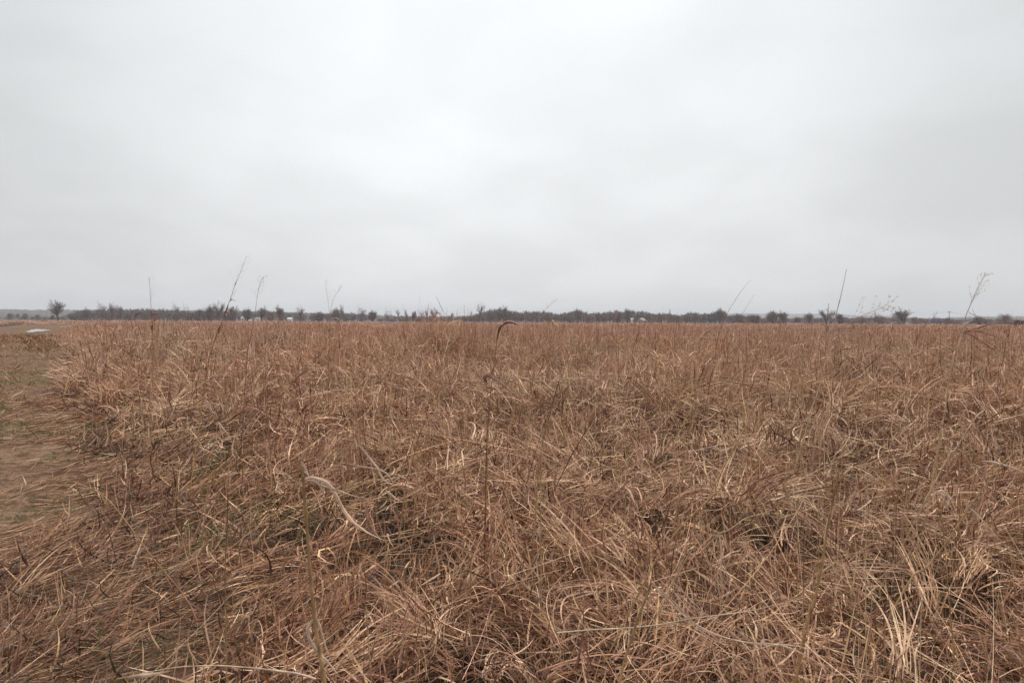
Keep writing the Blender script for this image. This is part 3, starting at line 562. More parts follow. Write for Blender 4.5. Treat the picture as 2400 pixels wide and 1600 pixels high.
    S('stem at right with feathery seed head and three arching rust leaves', [(2316, 641), (2306, 650), (2298, 664), (2289, 680), (2279, 703), (2272, 720), (2265, 737), (2258, 760), (2252, 790), (2244, 812), (2237, 835), (2230, 862), (2222, 910), (2214, 965), (2208, 995), (2200, 1040)], 3.4, .0054, c0=(.74, .53, .29), c1=(.62, .44, .38), rt=.16, panicle=(.70, 13, .075, 4, (.62, .48, .42)), leaves=[
        ([(2258, 781), (2275, 773), (2290, 769), (2315, 761), (2340, 756), (2366, 756), (2382, 763), (2392, 775), (2398, 786)], .0085, RUST, RUST, (.4, .9)), ([(2258, 779), (2278, 776), (2296, 777), (2312, 781), (2327, 786), (2350, 798), (2368, 808)], .009, RUST, (.36, .17, .11)),
        ([(2260, 780), (2275, 785), (2290, 793), (2308, 805), (2323, 816), (2345, 825)], .008, DARK, RUST), ([(2248, 800), (2255, 780), (2262, 762), (2272, 753), (2284, 748)], .009, PALE, PINK), ([(2270, 731), (2280, 737), (2300, 742), (2330, 745)], .005, RUST, PINK)])
    S('thick upright foreground stalk at right with a split pale sheath', [(1968, 1096), (1964, 1118), (1959, 1140), (1952, 1172), (1946, 1201), (1938, 1246), (1930, 1303), (1921, 1350), (1910, 1400), (1898, 1436), (1889, 1475), (1882, 1510)], 1.95, .0050, c0=OCHRE, c1=(.38, .22, .1), rt=.65, leaves=[
        ([(1931, 1300), (1934, 1265), (1940, 1225), (1948, 1190), (1954, 1168)], .0085, PALE, PALE, (.1, .3)), ([(1936, 1290), (1946, 1310), (1955, 1335), (1960, 1350)], .007, PALE, PINK), ([(1955, 1180), (1968, 1184), (1980, 1200)], .004, PALE, STRAW)])
    S('bleached drooping seed bunch hanging from a bent stem in the right foreground', [(1812, 1194), (1790, 1202), (1768, 1208), (1745, 1215), (1722, 1232), (1702, 1244), (1686, 1250), (1660, 1275), (1640, 1295), (1605, 1315)], 2.2, .0026, c0=STRAW, c1=STRAW, rt=.6, leaves=[
        ([(1684, 1246), (1690, 1275), (1692, 1310), (1690, 1350), (1694, 1390), (1698, 1430)], .010, (.74, .58, .38), PINK), ([(1684, 1247), (1677, 1275), (1668, 1300), (1662, 1325)], .006, PALE, PALE), ([(1685, 1246), (1696, 1262), (1704, 1285), (1712, 1310)], .005, PALE, STRAW),
        ([(1682, 1247), (1674, 1241), (1666, 1243)], .004, PALE, PALE), ([(1688, 1290), (1700, 1330), (1708, 1370), (1712, 1410)], .006, PINK, PINK), ([(1686, 1300), (1682, 1350), (1688, 1400), (1690, 1450)], .006, PINK, PALE)])
    S('long pale straw lying across the right foreground', [(1898, 1397), (1830, 1414), (1761, 1430), (1690, 1440), (1621, 1449), (1550, 1462), (1481, 1470), (1390, 1475), (1305, 1482)], 1.85, .0026, d1=1.75, c0=PALE, c1=STRAW, ground=False, name='fallen_straw', group='fallen straws lying on the grass mat')
    S('broad flattened leaf bundle trailing across the lower right foreground', [(1898, 1522), (1870, 1514), (1831, 1510), (1795, 1511), (1761, 1506), (1725, 1500), (1691, 1490), (1655, 1475), (1621, 1455), (1590, 1430), (1568, 1408), (1545, 1385), (1526, 1363)], 1.75, .0030, d1=1.9, c0=PINK, c1=PALE, ground=False, name='fallen_straw', group='fallen straws lying on the grass mat', leaves=[
        *[([(q[0]+dx, q[1]+dy) for q in pth], w_, c_, ct_, (.3, 1.2)) for (dx, dy, w_, c_, ct_), pth in zip(
            [(0, 0, .006, (.46, .33, .26), PINK), (9, -8, .004, PALE, PINK), (-6, 7, .004, (.42, .29, .22), PALE), (16, -14, .005, PINK, (.4, .28, .22)), (5, 4, .003, STRAW, PALE), (24, -4, .004, (.45, .33, .26), PINK), (0, 0, .005, PALE, PINK)],
            [[(1526, 1363), (1560, 1392), (1595, 1425), (1635, 1465), (1690, 1490), (1760, 1508)], [(1530, 1360), (1575, 1400), (1610, 1440), (1650, 1470)], [(1530, 1370), (1570, 1415), (1625, 1455), (1680, 1492), (1720, 1505)],
             [(1535, 1352), (1570, 1385), (1600, 1415), (1640, 1452), (1700, 1480)], [(1540, 1378), (1600, 1440), (1660, 1480), (1750, 1500)], [(1550, 1385), (1600, 1425), (1660, 1462), (1720, 1488)], [(1760, 1506), (1800, 1507), (1840, 1514), (1875, 1528), (1930, 1560), (1980, 1600)]])]])
    S('long pale bent straw along the lower left edge of the foreground', [(274, 1590), (318, 1581), (364, 1571), (415, 1563), (460, 1560), (510, 1559), (560, 1562), (606, 1566), (650, 1571), (698, 1578), (740, 1590)], 1.55, .0030, d1=1.5, c0=PALE, c1=STRAW, ground=False, name='fallen_straw', group='fallen straws lying on the grass mat', leaves=[([(415, 1563), (412, 1530), (422, 1505), (440, 1490)], .005, PALE, STRAW), ([(300, 1588), (350, 1580), (405, 1570)], .012, (.5, .38, .3), PINK)])
    S('ochre stem slanting down through the left foreground mat', [(150, 1120), (190, 1135), (236, 1156), (271, 1190), (319, 1253), (360, 1310), (415, 1374), (446, 1419), (462, 1455)], 2.5, .0030, d1=2.05, c0=RUST, c1=OCHRE, ground=False, name='fallen_straw', group='fallen straws lying on the grass mat')
    S('dark upright stem in the left foreground with curled pale leaves', [(534, 1157), (533, 1205), (531, 1259), (528, 1323), (528, 1380), (528, 1419), (529, 1467)], 2.0, .0028, c0=OCHRE, c1=DARK, rt=.8, leaves=[([(531, 1255), (520, 1240), (508, 1236), (500, 1228), (506, 1222), (516, 1230)], .006, PALE, PALE), ([(530, 1258), (518, 1262), (512, 1254), (518, 1248), (535, 1250)], .006, PALE, PALE)])
    S('dark leaning stem left of the centre in the middle ground', [(1000, 976), (993, 995), (986, 1012), (979, 1030), (970, 1070), (957, 1113), (950, 1140), (944, 1190)], 3.3, .0030, c0=OCHRE, c1=DARK, rt=.6)
    S('dark stem with an open purplish husk at left in the middle ground', [(467, 876), (461, 900), (450, 931), (441, 960), (434, 988), (426, 1050)], 4.0, .0032, c0=OCHRE, c1=DARK, rt=.6)
    S('dark maroon leafy stem slanting right at left of the centre', [(731, 862), (715, 872), (698, 885), (680, 905), (660, 930), (640, 965)], 4.4, .0030, c0=OCHRE, c1=DARK, leaves=[([(680, 905), (700, 880), (716, 869), (733, 864)], .015, RUST, DARK)])
    S('long upright dark stem standing among the left middle grass', [(622, 919), (622, 945), (625, 975), (628, 1008), (633, 1059), (637, 1110)], 3.7, .0028, c0=OCHRE, c1=DARK, rt=.7)
    S('upright stem with a bleached folded leaf in the left middle ground', [(512, 990), (506, 1015), (500, 1050), (492, 1090), (488, 1130)], 3.0, .0026, c0=OCHRE, c1=STRAW, leaves=[([(507, 1000), (512, 991), (520, 1000), (530, 1013), (541, 1028)], .009, PALE, STRAW), ([(513, 992), (518, 1008), (524, 1030)], .007, PALE, PINK)])
    S('twisted pinkish leaf pair arching over the mat right of the snapped stalk', [(826, 1037), (812, 1050), (800, 1062), (785, 1085), (770, 1110)], 2.3, .0026, c0=OCHRE, c1=STRAW, leaves=[([(826, 1037), (842, 1045), (856, 1060), (870, 1078), (884, 1095), (892, 1112), (903, 1126), (925, 1139)], .010, PINK, PALE), ([(769, 1083), (805, 1087), (842, 1092), (884, 1099), (902, 1106), (914, 1118), (927, 1140)], .008, DARK, PALE), ([(903, 1150), (915, 1158), (925, 1166), (938, 1172)], .012, PALE, PINK)])
    S('long stem arching up and over to the right in the right middle ground', [(1640, 1135), (1625, 1105), (1600, 1078), (1564, 1081), (1530, 1100), (1480, 1110), (1441, 1120), (1400, 1140), (1359, 1165), (1310, 1198)][::1], 2.7, .0026, c0=OCHRE, c1=PINK, rt=.5)
    S('dark arching stem with a drooping end below the centre right', [(1540, 975), (1525, 958), (1505, 948), (1467, 941), (1429, 952), (1405, 968), (1388, 986), (1370, 1015), (1350, 1050), (1325, 1095)], 3.2, .0028, c0=DARK, c1=DARK, rt=.5, leaves=[([(1467, 941), (1490, 936), (1515, 933)], .008, PINK, STRAW), ([(1430, 965), (1465, 972), (1500, 982), (1540, 998)], .008, PINK, RUST)])
    S('thick ochre stem rising through the grass right of the centre', [(1640, 915), (1638, 940), (1632, 965), (1624, 990), (1616, 1020), (1609, 1060), (1604, 1090)], 3.5, .0042, c0=OCHRE, c1=STRAW, rt=.7)
    S('snapped ochre stem leaning right in the lower centre', [(1676, 1155), (1650, 1180), (1620, 1210), (1590, 1240), (1560, 1280), (1530, 1325)], 2.2, .0030, c0=OCHRE, c1=OCHRE, rt=.7)
    S('thick brown stalk leaning left at the bottom right of the centre', [(1526, 1365), (1516, 1395), (1502, 1430), (1488, 1470), (1476, 1510), (1464, 1545), (1456, 1580)], 1.7, .0042, c0=OCHRE, c1=(.36, .24, .13), rt=.8)
    S('upright rusty brown stem at the bottom centre', [(1105, 1290), (1103, 1340), (1102, 1400), (1097, 1450), (1092, 1490), (1088, 1530)], 1.8, .0024, c0=DARK, c1=OCHRE, rt=.7)
    S('golden stem crossing the very bottom of the frame left of the centre', [(858, 1420), (861, 1460), (864, 1510), (868, 1560), (872, 1605)], 1.6, .0026, c0=OCHRE, c1=STRAW, rt=.7)
    S('pale twisted pair of tall stems bending through the far right foreground', [(2396, 1050), (2350, 1085), (2300, 1150), (2255, 1215), (2215, 1275), (2170, 1330), (2120, 1380)], 2.2, .0040, c0=OCHRE, c1=(.42, .27, .15), rt=.6, leaves=[([(2300, 1080), (2330, 1083), (2365, 1092), (2400, 1106)], .010, (.5, .36, .3), PALE), ([(2262, 1180), (2285, 1200), (2310, 1225), (2345, 1265), (2400, 1310)], .007, PALE, STRAW)])
    S('pale straw stem with a split tip standing right of the spike', [(2305, 962), (2290, 975), (2272, 1000), (2250, 1035), (2230, 1065), (2212, 1090)], 3.0, .0046, c0=STRAW, c1=PALE, rt=.6)
    S('maroon stem arching right in front of the far right stalk', [(2268, 970), (2245, 962), (2200, 957), (2170, 963), (2145, 967), (2142, 990), (2138, 1050), (2134, 1110)], 3.0, .0026, c0=OCHRE, c1=RUST, rt=.5)
    S('bleached curled leaves hooked over at the right foreground', [(2202, 1152), (2205, 1175), (2206, 1205), (2210, 1235), (2213, 1270)], 2.1, .0022, c0=OCHRE, c1=OCHRE, leaves=[([(2204, 1165), (2200, 1153), (2208, 1150), (2220, 1160), (2228, 1180), (2234, 1210)], .010, PALE, PINK), ([(2205, 1160), (2214, 1165), (2222, 1190), (2224, 1215)], .008, PINK, PINK), ([(2207, 1200), (2204, 1215), (2206, 1228)], .012, RUST, PINK), ([(2206, 1158), (2226, 1165), (2238, 1190), (2245, 1220)], .006, PALE, PALE)])
stalks()

# ------------------------------------------------------------------ bare trees
def tree_geo(seed, spread=.5, up=.6, levels=5, trunk=.28, dens=3, lean=0.0, limbs=5, umbrella=0.0, stems=1, jit=.25):
    """unit-height bare tree: returns (trunk and limbs) and (crown of twigs) as vertex/quad arrays"""
    r_ = np.random.default_rng(seed); big = [[], [], 0]; twg = [[], [], 0]
    def seg(st, a, b, ra, rb, k=4):
        d = b-a; l = np.linalg.norm(d)+1e-9; d = d/l
        s = np.cross(d, (0.3, .9, .2)); s /= np.linalg.norm(s)+1e-9; t = np.cross(d, s); an = np.arange(k)*2*math.pi/k
        o = np.cos(an)[:, None]*s+np.sin(an)[:, None]*t
        st[0].append(np.vstack([a+o*ra, b+o*rb])); n = st[2]
        st[1] += [[n+j, n+(j+1) % k, n+k+(j+1) % k, n+k+j] for j in range(k)]; st[2] += 2*k
    def grow(p, d, l, r, lev):
        st = big if lev <= 1 else twg
        nseg = 3 if lev <= 2 else 2; q = p; k = 5 if lev == 0 else (4 if lev <= 1 else 3)
        for i in range(nseg):
            dn = d + r_.normal(0, jit*(.35 if lev == 0 else .8), 3); dn[2] += .10*up*(lev > 0) - umbrella*.25*(lev > 1)
            dn /= np.linalg.norm(dn); e = q+dn*l/nseg
            seg(st, q, e, r*(1-.3*i/nseg), r*(1-.3*(i+1)/nseg), k)
            if lev < levels and (lev > 0 or i >= nseg-2):
                nb = dens if lev > 0 else (limbs if i == nseg-1 else max(1, limbs//3))
                for j in range(nb):
                    s = r_.normal(0, 1, 3); s -= dn*s.dot(dn); s /= np.linalg.norm(s)
                    a = spread*r_.uniform(.6, 1.35)*(1.15 if lev == 0 else 1)
                    c = dn*math.cos(a)+s*math.sin(a); c[2] = c[2]*(1-.4*umbrella)+.16*up+.1*(lev == 0); c /= np.linalg.norm(c)
                    if lev > 0 and r_.random() > .62+.1*(i): continue
                    grow(q+(e-q)*r_.uniform(.5, 1), c, l*r_.uniform(.6, .88)*(1.25 if lev == 0 else .84), r*(.52 if lev == 0 else .6), lev+1)
            d = dn; q = e
    for s in range(stems):
        d = np.array((lean+(r_.normal(0, .3) if stems > 1 else 0), (r_.normal(0, .3) if stems > 1 else 0), 1.0)); d /= np.linalg.norm(d)
        grow(np.array((r_.normal(0, .03)*(stems > 1), 0, -.03)), d, trunk, .030 if stems == 1 else .019, 0)
    V1 = np.vstack(big[0]); V2 = np.vstack(twg[0]); top = V2[:, 2].max(); wid = np.percentile(np.hypot(V2[:, 0], V2[:, 1]), 97)*2/top*.94
    V1 = V1*np.array((1, 1, 1)); return V1/top, np.array(big[1]), V2/top, np.array(twg[1]), wid
TREES = {
    'round':    [dict(spread=.60, up=.5, trunk=.20, dens=3, limbs=7), dict(spread=.58, up=.6, trunk=.18, dens=3, limbs=7)],
    'vase':     [dict(spread=.42, up=.9, trunk=.26, dens=3, limbs=5), dict(spread=.46, up=.9, trunk=.2, dens=3, limbs=6)],
    'umbrella': [dict(spread=.72, up=.3, trunk=.48, dens=3, limbs=6, umbrella=.9), dict(spread=.70, up=.3, trunk=.5, dens=3, limbs=5, umbrella=1.0, lean=-.25)],
    'sparse':   [dict(spread=.45, up=.7, trunk=.34, dens=2, limbs=4, levels=4), dict(spread=.5, up=.7, trunk=.32, dens=2, limbs=5, levels=4)],
    'bushy':    [dict(spread=.7, up=.4, trunk=.10, dens=3, limbs=5, stems=3), dict(spread=.62, up=.6, trunk=.12, dens=3, limbs=5, stems=4)],
    'snag':     [dict(spread=.8, up=.6, trunk=.35, dens=2, limbs=2, levels=3, lean=.3)],
}
PROTO = {}
def fatten(V, Q, k, f):     # thicken the twig segments about their own axes
    V = V.reshape(-1, 2, k, 3); c = V.mean(2, keepdims=True); return (c+(V-c)*f).reshape(-1, 3)
def protos():
    sd = 100
    for kind, lst in TREES.items():
        PROTO[kind] = []
        for kw in lst:
            sd += 1; V1, Q1, V2, Q2, w = tree_geo(sd, **kw); PROTO[kind].append((V1, Q1, V2, Q2, w))
            # meshes shared by all copies
    return
protos()
_meshes = {}
def tree_mesh(kind, i):
    if (kind, i) not in _meshes:
        V1, Q1, V2, Q2, w = PROTO[kind][i]
        a = mesh_np('trunk', V1, Q1, M_BARK, link=False); b = mesh_np('crown', fatten(V2, Q2, 3, {'bushy': .42, 'round': .34, 'vase': .34, 'umbrella': .40, 'sparse': .60, 'snag': .8}[kind]), Q2, M_TWIG, link=False)
        _meshes[(kind, i)] = (a, b, w)
    return _meshes[(kind, i)]
BASE_Z = 0.0
def tree(kind, i, x, top, w, dist, label, name='bare_tree', cat='tree'):
    """x, top: picture position of the crown's top; w: crown width in picture pixels"""
    a, b, wu = tree_mesh(kind, i % len(PROTO[kind])); p = pt(x, top-(7 if kind in ('sparse', 'snag') else 5.5), dist); hgt = p[2]; wm = w*dist/F*.95
    root = empty(name, (p[0], dist, BASE_Z)); root.rotation_euler.z = random.uniform(0, 6.28) if kind not in ('snag', 'umbrella') else 0
    s = wm/wu; root.scale = (s, s, hgt); tag(root, label, cat, 'bare winter trees along the horizon')
    for o in (a, b):
        c = o.copy(); COL.objects.link(c); c.parent = root
def trees():
    T = tree
    T('round', 0, 136, 705, 40, 330, 'big round leafless tree standing alone at the far left')
    T('bushy', 0, 122, 741, 8, 320, 'small dark thicket at the foot of the big round tree at far left', 'bush', 'bush')
    T('sparse', 0, 157, 738, 6, 300, 'tiny upright sapling right of the big round tree', 'sapling', 'tree')
    T('bushy', 1, 24, 735, 16, 520, 'leftmost faint bushy tree in front of the left hills')
    T('vase', 1, 41, 735, 12, 500, 'second faint tree from the left edge in front of the hills')
    T('bushy', 0, 60, 737, 14, 520, 'low rounded bush between the left edge and the big round tree', 'bush', 'bush')
    T('bushy', 1, 88, 739, 12, 500, 'small dark bush just left of the big round tree', 'bush', 'bush')
    T('umbrella', 0, 177, 725, 22, 380, 'small flat topped tree right of the big round one')
    T('round', 1, 203, 722, 26, 390, 'low dense tree between the flat topped one and the forked tree')
    T('umbrella', 0, 236, 706, 26, 370, 'tall clumpy crowned tree on a clear trunk at the row start')
    T('vase', 0, 262, 711, 26, 370, 'wide vase shaped tree directly right of the clumpy crowned one')
    T('round', 0, 282, 719, 18, 380, 'lower tree leaning on the right side of the wide vase shaped tree')
    T('umbrella', 0, 410, 709, 21, 360, 'mushroom shaped tree with a tight crown left of its slimmer twin')
    T('umbrella', 1, 436, 711, 19, 370, 'slim leaning tree with a small crown right of the mushroom shaped one')
    T('bushy', 0, 464, 726, 24, 390, 'low brushy tree between the slim leaning tree and the big double one')
    T('round', 1, 489, 714, 30, 360, 'left half of the big double tree behind the tall leaning stem')
    T('vase', 0, 513, 707, 32, 355, 'right taller half of the big double tree behind the tall leaning stem')
    T('round', 0, 544, 719, 30, 370, 'tree just right of the tall leaning grass stem')
    T('bushy', 1, 578, 722, 26, 400, 'hazy spreading tree over the white house')
    T('vase', 1, 612, 717, 30, 370, 'ragged tree right of the white house')
    T('bushy', 0, 634, 730, 22, 420, 'low brush between the ragged tree and the upright oval one', 'bush', 'bush')
    T('vase', 1, 656, 714, 27, 360, 'upright oval tree left of the small white shed')
    T('sparse', 1, 703, 721, 32, 370, 'thin open tree right of the small white shed')
    T('bushy', 0, 752, 733, 32, 370, 'dense low dark thicket right of the thin open tree', 'bush', 'bush')
    T('round', 1, 786, 721, 30, 390, 'mottled spreading tree beside the dense dark thicket')
    T('sparse', 0, 806, 713, 20, 370, 'narrow tall sparse tree left of the flat crowned one')
    T('umbrella', 0, 845, 718, 28, 370, 'flat crowned tree with drooping sides left of the centre')
    T('bushy', 1, 874, 728, 24, 380, 'compact rounded tree right of the flat crowned one')
    T('umbrella', 1, 911, 722, 22, 370, 'small windswept tree leaning left standing alone against the hills')
    T('sparse', 1, 936, 727, 18, 390, 'see through tree left of the twin small ones')
    T('sparse', 0, 955, 727, 16, 395, 'second see through tree touching the first')
    T('bushy', 0, 970, 731, 13, 380, 'small dark round tree between see through trees')
    T('umbrella', 0, 986, 727, 15, 380, 'small pale trunked tree with a tufted top')
    T('sparse', 1, 1003, 728, 18, 390, 'left of the two pale feathery trees before the low woods')
    T('vase', 0, 1018, 724, 20, 390, 'right taller of the two pale feathery trees before the low woods')
    T('round', 1, 1059, 734, 10, 400, 'small pointed tree in the low gap left of the woods')
    T('sparse', 0, 1100, 730, 14, 400, 'small bare tree at the left foot of the woods')
    T('sparse', 1, 1123, 712, 30, 370, 'tall open forked tree at the left end of the woods')
    T('vase', 0, 1180, 716, 24, 410, 'bushy headed tree rising above the left part of the woods')
    T('vase', 1, 1356, 722, 24, 410, 'fan shaped tree rising above the middle of the woods')
    T('round', 0, 1472, 725, 22, 415, 'tree topping the woods above the utility pole')
    T('sparse', 0, 1573, 724, 10, 400, 'thin pale tree poking out of the right part of the woods')
    T('bushy', 1, 1686, 721, 24, 385, 'pointed dark tree at the right end of the woods')
    T('bushy', 0, 1730, 737, 24, 390, 'low dark tree right of the pointed one')
    T('bushy', 1, 1768, 737, 34, 385, 'wide low brush at the end of the woods', 'bush', 'bush')
    T('bushy', 0, 1815, 730, 34, 350, 'left half of the windswept double shrub right of the woods')
    T('vase', 1, 1838, 728, 34, 350, 'right half of the windswept double shrub right of the woods')
    T('bushy', 1, 1869, 744, 16, 380, 'tiny bush between the double shrub and the rounded small tree', 'bush', 'bush')
    T('round', 1, 1898, 733, 26, 350, 'rounded small tree before the pale hills')
    T('vase', 0, 1938, 725, 44, 330, 'spreading many stemmed tree behind the tallest grass spike')
    T('bushy', 0, 1967, 737, 20, 340, 'small brush on the right flank of the spreading many stemmed tree', 'bush', 'bush')
    T('bushy', 1, 2018, 742, 26, 380, 'low scrub left of the bright vase shaped tree', 'bush', 'bush')
    T('bushy', 0, 2060, 742, 30, 380, 'second low scrub nearest the bright vase shaped tree', 'bush', 'bush')
    T('vase', 1, 2120, 721, 46, 310, 'large vase shaped bare tree standing alone at right')
    T('snag', 0, 2188, 735, 16, 310, 'broken forked snag right of the large vase shaped tree')
    T('bushy', 1, 2222, 745, 12, 330, 'little bush under the distant utility pole', 'bush', 'bush')
    T('bushy', 0, 2290, 745, 34, 340, 'faint scrub behind the arching rust leaves', 'bush', 'bush')
    T('round', 0, 2356, 738, 40, 330, 'rounded reddish tree near the right edge')
trees()
def woods(name, prof, dist, depth, step, label, wmin=12, kinds=('bushy', 'vase', 'round'), under=1.0):
    """a wood that reads as one mass: many small bare trees and underbrush merged"""
    xs = np.array([p[0] for p in prof]); ys = np.array([p[1] for p in prof]); Vs, Qs, n = [], [], 0
    for x in np.arange(xs[0], xs[-1], step):
        for row in range(3):
            xx = x+U(-step, step); d = dist+depth*row/2+U(0, depth/3); top = np.interp(xx, xs, ys)-3.5+U(0, 4)+(1.5 if row == 0 else 0)
            k = kinds[rng.integers(len(kinds))]; V1, Q1, V2, Q2, w = PROTO[k][rng.integers(len(PROTO[k]))]
            p = pt(xx, top, d); s = U(wmin, wmin*1.8)*d/F/w; a = U(0, 6.28); hh = max(2.5, p[2])
            for V, Q, kk, f in ((V1, Q1, 0, 1), (V2[:len(V2)//18*18//2*1//6*6], None, 3, 1.5)):
                if Q is None: nq = len(V)//6*3; V = V[:len(V)//6*6]; Q = Q2[:nq]; V = fatten(V, Q, 3, f)
                R = V*np.array((s, s, hh)); R = np.stack([R[:, 0]*math.cos(a)-R[:, 1]*math.sin(a)+p[0], R[:, 0]*math.sin(a)+R[:, 1]*math.cos(a)+d, R[:, 2]], 1)
                Vs.append(R); Qs.append(Q+n); n += len(V)
    # underbrush: short twigs
    m = int((xs[-1]-xs[0])*26*under); xx = U(xs[0], xs[-1], m); d = dist+U(0, depth, m); tp = np.interp(xx, xs, ys)
    X = (xx-1200)/F*d; hz = (752+(xx-1200)*.0047-tp)*d/F+H; z = hz*rng.random(m)**1.1*.85
    L = U(.5, 1.5, m)*d/400; th = np.abs(rng.normal(.9, .5, m)); a = U(0, 6.28, m)
    dv = np.stack([np.sin(th)*np.cos(a), np.sin(th)*np.sin(a), np.cos(th)], 1)*L[:, None]; P = np.stack([X, d, z], 1)
    sd = np.stack([np.cos(a+1.2), np.sin(a+1.2), 0*a], 1)*(.09*d/400)[:, None]
    V = np.stack([P-sd, P+sd, P+dv+sd*.3, P+dv-sd*.3], 1).reshape(-1, 3); Q = np.arange(m*4).reshape(-1, 4)
    Vs.append(V); Qs.append(Q+n)
    o = mesh_np(name, np.vstack(Vs), np.vstack(Qs), M_TWIG); tag(o, label, 'woods', kind='stuff')
woods('distant_woods', [(1108, 738), (1130, 730), (1150, 723), (1180, 721), (1200, 729), (1240, 730), (1270, 728), (1310, 736), (1335, 728), (1356, 725), (1380, 735), (1410, 731), (1445, 728), (1470, 726), (1495, 728), (1530, 735), (1560, 731), (1590, 738), (1625, 731), (1645, 736), (1670, 731), (1690, 727), (1705, 737), (1750, 740), (1785, 750)], 415, 50, 7, 'leafless grey brown woods forming a solid band right of the centre')
woods('tree_row', [(170, 733), (182, 729), (230, 725), (300, 722), (350, 723), (420, 725), (460, 731), (520, 727), (552, 732)], 400, 50, 8, 'dense grey tree row along the horizon at left')
woods('scattered_brush', [(545, 731), (640, 731), (760, 733), (810, 733), (880, 735), (890, 744), (935, 742), (960, 740), (1040, 741), (1080, 740), (1112, 738)], 470, 60, 14, 'thin low brush in front of the hills left of the centre', under=.8)
woods('left_brush', [(0, 742), (120, 742), (182, 738)], 560, 60, 14, 'faint low brush at the far left below the hills', under=.7)
woods('right_brush', [(1785, 745), (1990, 744), (2100, 743), (2240, 747), (2400, 748)], 460, 60, 12, 'thin low brush below the pale hills at right', under=.6)

# ------------------------------------------------------------------ far hills
def hills(name, prof, dist, depth, label, seed):
    xs = np.linspace(prof[0][0], prof[-1][0], 900); ys = np.interp(xs, [p[0] for p in prof], [p[1] for p in prof])
    ys = ys + (vnoise(xs, xs*0+seed*31, 9, seed, 3)-.5)*2.6
    rows = []; t = np.linspace(0, 1, 14)
    for k, tt in enumerate(t):
        d = dist+depth*tt; prof_h = math.sin(tt*math.pi/2)**.7 if tt <= 1 else 1
        top = (751.5+(xs-1200)*.0047-ys)*(dist+depth)/F+H
        z = top*prof_h+((vnoise(xs*d*.0006, xs*0+d*.05, 1.5, seed, 3)-.5)*5 if 0 < k < 13 else 0)*prof_h
        rows.append(np.stack([(xs-1200)/F*d, xs*0+d, z-(1 if k == 0 else 0)], 1))
    rows.append(rows[-1]*np.array((1, 1, 0))+np.array((0, depth*.6, -1)))
    V = np.array(rows).reshape(-1, 3); n = len(xs); m = len(rows); i, j = np.meshgrid(np.arange(m-1), np.arange(n-1), indexing='ij'); a = (i*n+j).ravel()
    o = mesh_np(name, V, np.stack([a, a+1, a+n+1, a+n], 1), M_HILL, smooth=True); tag(o, label, kind='structure')
hills('wooded_hills', [(-500, 722), (0, 724), (60, 726), (200, 726), (300, 727), (420, 727), (560, 728), (700, 732), (820, 736), (900, 739), (980, 741), (1060, 742), (1110, 746), (1200, 752)], 1250, 320, 'long low wooded hills behind the left trees', 1)
hills('far_hills', [(600, 745), (800, 739), (1000, 742), (1200, 745), (1500, 740), (1680, 734), (1760, 734), (1900, 735), (1985, 736), (2020, 741), (2040, 739), (2090, 739), (2130, 744), (2200, 748), (2300, 752), (2400, 754)], 3400, 700, 'pale blue far hills behind the right trees', 2)
hills('near_ridge', [(1960, 751), (2000, 745), (2100, 744), (2200, 746), (2230, 743), (2300, 742), (2400, 741), (2800, 738)], 1600, 320, 'grey blue ridge at the far right', 3)

# ------------------------------------------------------------------ small far things: poles, house, sheds
def box(V, T, c, s, rz=0.0):
    n = sum(len(v) for v in V); q = np.array([(x, y, z) for x in (-.5, .5) for y in (-.5, .5) for z in (-.5, .5)])*np.array(s)
    q = np.stack([q[:, 0]*math.cos(rz)-q[:, 1]*math.sin(rz), q[:, 0]*math.sin(rz)+q[:, 1]*math.cos(rz), q[:, 2]], 1)+np.array(c)
    V.append(q); T += [[n+a for a in f] for f in ((0, 1, 3, 2), (4, 6, 7, 5), (0, 4, 5, 1), (2, 3, 7, 6), (0, 2, 6, 4), (1, 5, 7, 3))]
def boxes(name, lst, mat, parent=None):
    V, T = [], []
    for b in lst: box(V, T, *b)
    return mesh_np(name, np.vstack(V), np.array(T), mat, parent=parent)
M_WHITE = plain('white_paint', (.78, .78, .76)); M_ROOF = plain('grey_roof', (.30, .29, .28)); M_PALE_ROOF = plain('pale_metal_roof', (.62, .63, .63)); M_GLASS = plain('dark_window', (.04, .045, .05), .2)
M_POLE = plain('weathered_pole', (.42, .37, .32)); M_DARKPOLE = plain('dark_pole', (.16, .14, .13)); M_DARKWOOD = plain('dark_boards', (.035, .026, .024)); M_RUSTY = plain('rusty_sheet', (.22, .09, .06)); M_WIRE = plain('power_wire', (.25, .24, .23))
def pole(x, top, dist, label, mat=M_POLE, r=.16, arm=True):
    p = pt(x, top, dist); h = p[2]; root = empty('utility_pole', (p[0], dist, 0)); tag(root, label, 'utility pole', 'utility poles along the horizon')
    V, Q, C = tube(np.array([(0, 0, 0), (0, 0, h*.5), (0, 0, h)]), r, r*.7, (1, 1, 1), (1, 1, 1), 8); mesh_np('shaft', V, Q, mat, parent=root)
    if arm:
        boxes('crossarm', [((0, -r-.07, h-.5), (2.0, .12, .14))], mat, root)
        for s in (-.9, .9): boxes('insulator', [((s, -r-.07, h-.33), (.1, .1, .2))], M_WHITE, root)
    return np.array((p[0], dist, h))
A = [pole(1264, 741, 395, 'thin pale pole before the left part of the woods', r=.10), pole(1365, 737, 390, 'pale utility pole before the middle of the woods', r=.15),
     pole(1485, 736, 385, 'brightest utility pole next to the small white hut', r=.20), pole(1619, 735, 385, 'pale utility pole before the right part of the woods', r=.14)]
B = pole(2225, 729, 300, 'dark utility pole against the sky at right', M_DARKPOLE, .13)
